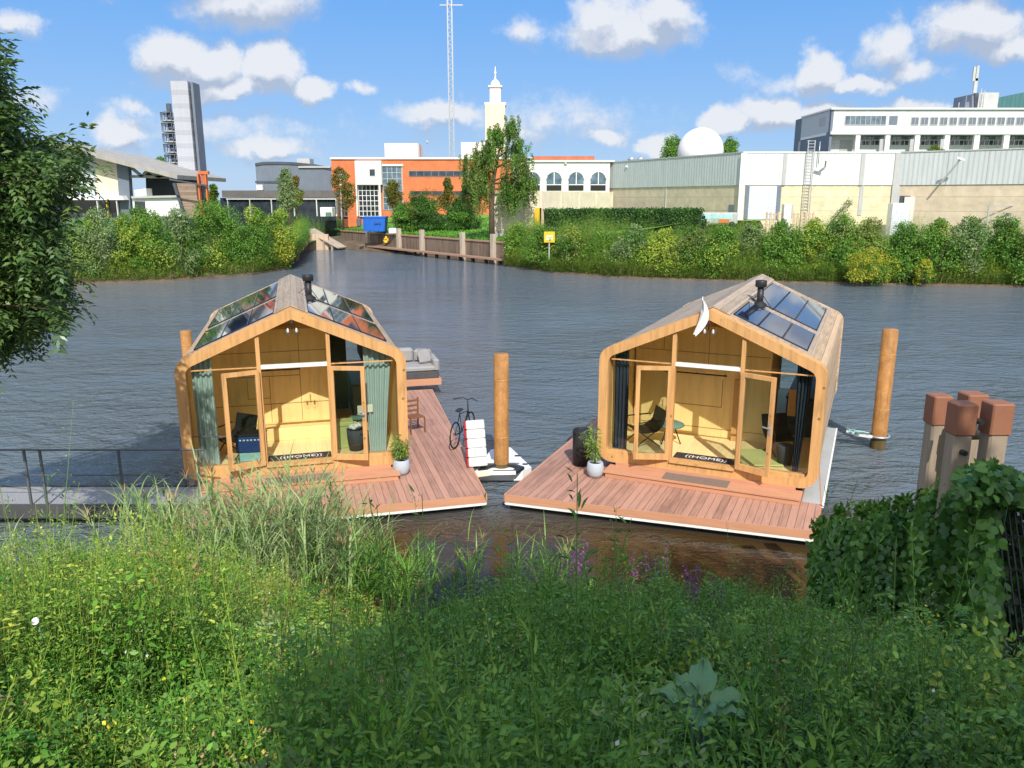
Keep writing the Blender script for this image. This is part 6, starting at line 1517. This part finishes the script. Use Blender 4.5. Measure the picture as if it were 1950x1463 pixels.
# flowers
f = Fol()
def flowers(n, x0, x1, y0, y1, h, mi, s, cl):
    r = roots(n, x0, x1, y0, y1)
    for q in r:
        P = np.array([q])+np.array([0, 0, h*float(dist_h(q[None])[0])])+RNG.normal(size=(cl, 3))*np.array([.06, .06, .07]); f.leaves(P, rnd_dirs(cl)+np.array([0, 0, .3]), s, s*.8, mi, None, np.tile([[0, -.5, 1.]], (cl, 1)))
flowers(90, -8, 6, 2.0, 8, .78, 0, .022, 7); flowers(50, -7, -2, 2.5, 9, .8, 0, .026, 9)
flowers(60, -8, 6, 2, 11, .7, 1, .02, 3)
f.build('small_flowers', ['fl_yellow', 'fl_white'], kind='stuff', label='scattered tiny yellow and white flowers among the near bank weeds')
for k, (px, py, h) in enumerate(((1235, 1092, .95), (1085, 1075, .9), (1318, 1118, .85))):
    p = bh(px, py+40, .4); p.y = min(p.y, shore_y(p.x)-.15); p.z = bank_z(p.x, p.y)
    e = empty('purple_loosestrife', p, 0, ['purple flower spikes at the water edge in front of the right deck middle', 'purple flower spikes nearest the gap between the two decks', 'purple flower spikes furthest right at the water edge'][k], 'flowering plant', 'purple flowering plants at the water edge')
    f = Fol()
    for q in range(9):
        c_ = RNG.normal(size=2)*.13; hh = h*RNG.uniform(.75, 1.1); nn = 60
        t = RNG.uniform(.6, 1, nn); a = RNG.uniform(0, 6.28, nn)
        f.leaves(np.stack([c_[0]+.018*np.cos(a), c_[1]+.018*np.sin(a), hh*t], 1), np.stack([np.cos(a), np.sin(a), .5*np.ones(nn)], 1), .03, .02, 0)
    f.build('flower_spikes', ['fl_purple'], e, kind='stuff')
    f = Fol(); rt = np.concatenate([RNG.normal(size=(10, 2))*.13, np.zeros((10, 1))], 1); f.plants(rt, h*.8, 30, .08, .02, .05, .5, 0); f.stems(rt, h*.9, .01)
    f.build('leafy_stems', ['lf_deep'], e)
def bindweed(p, lab):
    e = empty('bindweed_flower', p, 0, lab, 'flower')
    MB(Matrix.Rotation(.9, 4, 'X')).lathe([(.003, 0), (.006, .014), (.013, .027), (.022, .033), (.02, .035), (.008, .024), (0, .014)], n=14).build('petals', 'white', e)
    MB().tube([(0, 0, 0), (.0, .01, -.25)], .003, 5).build('stalk', 'green', e)
bindweed(bh(73, 1185, .8), 'white trumpet flower in the sunlit weeds at the left border')
# burdock with large leaves
p = BUR; e = empty('burdock', (p.x, p.y, bank_z(p.x, p.y)), 0, 'burdock with a few very large grey green leaves low in the right foreground', 'plant')
for k, (az, el, L_, W_) in enumerate(((2.9, .45, .26, .17), (.35, .45, .24, .16), (1.5, .7, .26, .18), (4.2, .35, .22, .16), (5.4, .4, .22, .15), (2.2, .6, .2, .14), (3.6, .3, .2, .13), (4.9, .6, .16, .12), (.0, .2, .18, .12))):
    e.scale = (.72, .72, .72); az += .3*math.sin(k*5)
    m_ = MB(); vs = []; ns = 9
    d = Vector((math.cos(az), math.sin(az), 0)); sd = Vector((-math.sin(az), math.cos(az), 0)); p0 = Vector((0, 0, .72))+d*.06+Vector((0, 0, .12*el))
    for i in range(ns+1):
        t = i/ns; c_ = p0+d*(L_*t*math.cos(el*(1-t)))+Vector((0, 0, math.sin(el)*L_*t-.22*L_*t*t*1.6)); w = W_*math.sin(math.pi*min(1, (t*.92+.08))**.75)*.5
        for q in range(-3, 4): vs.append(c_+sd*(w*q/3)+Vector((0, 0, .022*math.sin(t*13+q*1.7+k)*abs(q/3)+.03*abs(q/3)-(.012 if q == 0 else 0))))
    m_.add(vs, [(i*7+q, i*7+q+1, (i+1)*7+q+1, (i+1)*7+q) for i in range(ns) for q in range(6)], 0, True)
    m_.build('leaf', 'lf_broad', e)
    MB().tube([(0, 0, 0), tuple(p0*.6), tuple(p0)], [.012, .01, .008], 6).build('leaf_stalk', 'green', e)

# ------------------------------------------------------------------ ivy covered fence at the right
nodes = [(1553, 10.3, 985, 1165), (1600, 9.9, 955, 1185), (1660, 9.5, 948, 1195), (1740, 9.0, 935, 1210), (1800, 8.3, 905, 1235), (1850, 7.6, 878, 1250), (1885, 7.0, 872, 1275)]
NP = np.array(nodes, float)
f = Fol(True); n = 25000
s = RNG.uniform(0, len(nodes)-1, n); px = np.interp(s, range(len(nodes)), NP[:, 0]); Yv = np.interp(s, range(len(nodes)), NP[:, 1]); pt = np.interp(s, range(len(nodes)), NP[:, 2])+36+6*np.sin(s*5)+4*np.sin(s*11); pb_ = np.interp(s, range(len(nodes)), NP[:, 3])
t = RNG.uniform(0, 1.0, n)**.9; py = pt+(pb_+60-pt)*t
Yj = Yv+RNG.normal(0, .10, n)+.22*np.sin(s*7+3*t)+.15*np.sin(s*13+7*t); Yj = Yj-1.5*t
PT = np.array([at(a, b, c)[:] for a, b, c in zip(px, py, Yj)]); PT += RNG.normal(size=(n, 3))*.045
cl = np.clip(.35+.3*np.sin(s*4+5*t)+.2*np.sin(s*9-8*t), .02, .95)
dr = rnd_dirs(n)*.6+np.array([-.15, -.35, -.75]); f.leaves(PT, dr, .085, .07, 0, cl, np.tile([[-.3, -1, .55]], (n, 1)))
# mound of ivy over the panel top and strands hanging
n = 3600; a = RNG.uniform(1825, 1975, n); b = 886+np.abs((a-1885))*.3+RNG.uniform(0, 1, n)**1.3*60; c = 6.75+RNG.normal(0, .2, n)
PT = np.array([at(x, y, z)[:] for x, y, z in zip(a, b, c)]); f.leaves(PT, rnd_dirs(n)*.7+np.array([-.1, -.4, -.4]), .085, .07, 0, None, np.tile([[-.2, -.8, .9]], (n, 1)))
n = 700; q = RNG.integers(0, 9, n); a = 1560+q*40+RNG.normal(size=n)*9; b = np.interp(a, NP[:, 0], NP[:, 2])+30-RNG.uniform(-5, 20, n); c = np.interp(a, NP[:, 0], NP[:, 1])
PT = np.array([at(x, y, z)[:] for x, y, z in zip(a, b, c)]); f.leaves(PT, rnd_dirs(n)+np.array([0, 0, .3]), .09, .06, 1, None)
n = 3000; a = RNG.uniform(1890, 2060, n); b = RNG.uniform(925, 1330, n); c = RNG.uniform(7.0, 7.7, n)
PT = np.array([at(x, y, z)[:] for x, y, z in zip(a, b, c)]); f.leaves(PT, rnd_dirs(n)+np.array([0, -.2, -.4]), .09, .075, 0, .1, np.tile([[-.2, -1, .4]], (n, 1)))
f.build('ivy', ['lf_ivy', 'lf_mid'], kind='stuff', label='dark ivy draped thickly over the fence at the right foreground')
def fpt(px, py, Y): return at(px, py, Y)
fb = at(1900, 1290, 6.2); e = empty('bar_fence', fb, 0, 'black bar fence panel emerging from the ivy at the right border', 'fence')
bl = at(1925, 1290, 6.2)-fb; tl = at(1880, 925, 6.85)-fb; up = tl-bl; xr_ = Vector((1, -.12, -.02)).normalized()
m_ = MB()
for k in range(24): o_ = bl+xr_*(.052*k); m_.beam(o_, o_+up, .013, .013)
m_.build('vertical_bars', 'bars', e)
for z in (.03, .2, .38, .56, .74, .92):
    a = bl+up*z; m_ = MB().beam(a-Vector((0, .012, 0)), a+xr_*1.3-Vector((0, .012, 0)), .009, .012); m_.build('cross_wire', 'bars', e)
MB().beam(bl-xr_*.03, bl-xr_*.03+up*1.03, .06, .06).build('fence_post', 'bars', e)
for k in (1, 3, 5):
    px, Y, pt, pb_ = nodes[k]; a = at(px, pb_+30, Y+.1); b_ = at(px, pt+25, Y+.25)
    MB().beam(a-fb, b_-fb, .06, .06).build('fence_post', 'bars', e)
m_ = MB()
for k in range(len(nodes)-1):
    for q in range(9):
        u = q/9; px = nodes[k][0]*(1-u)+nodes[k+1][0]*u; Y = nodes[k][1]*(1-u)+nodes[k+1][1]*u+.28; pt = nodes[k][2]*(1-u)+nodes[k+1][2]*u; pb_ = nodes[k][3]*(1-u)+nodes[k+1][3]*u
        m_.beam(at(px, pb_+40, Y-.1)-fb, at(px, pt+35, Y)-fb, .009, .009)
m_.build('vertical_bars', 'bars', e)
bindweed(at(1921, 952, 6.35), 'white trumpet flower on the ivy above the black bar fence')
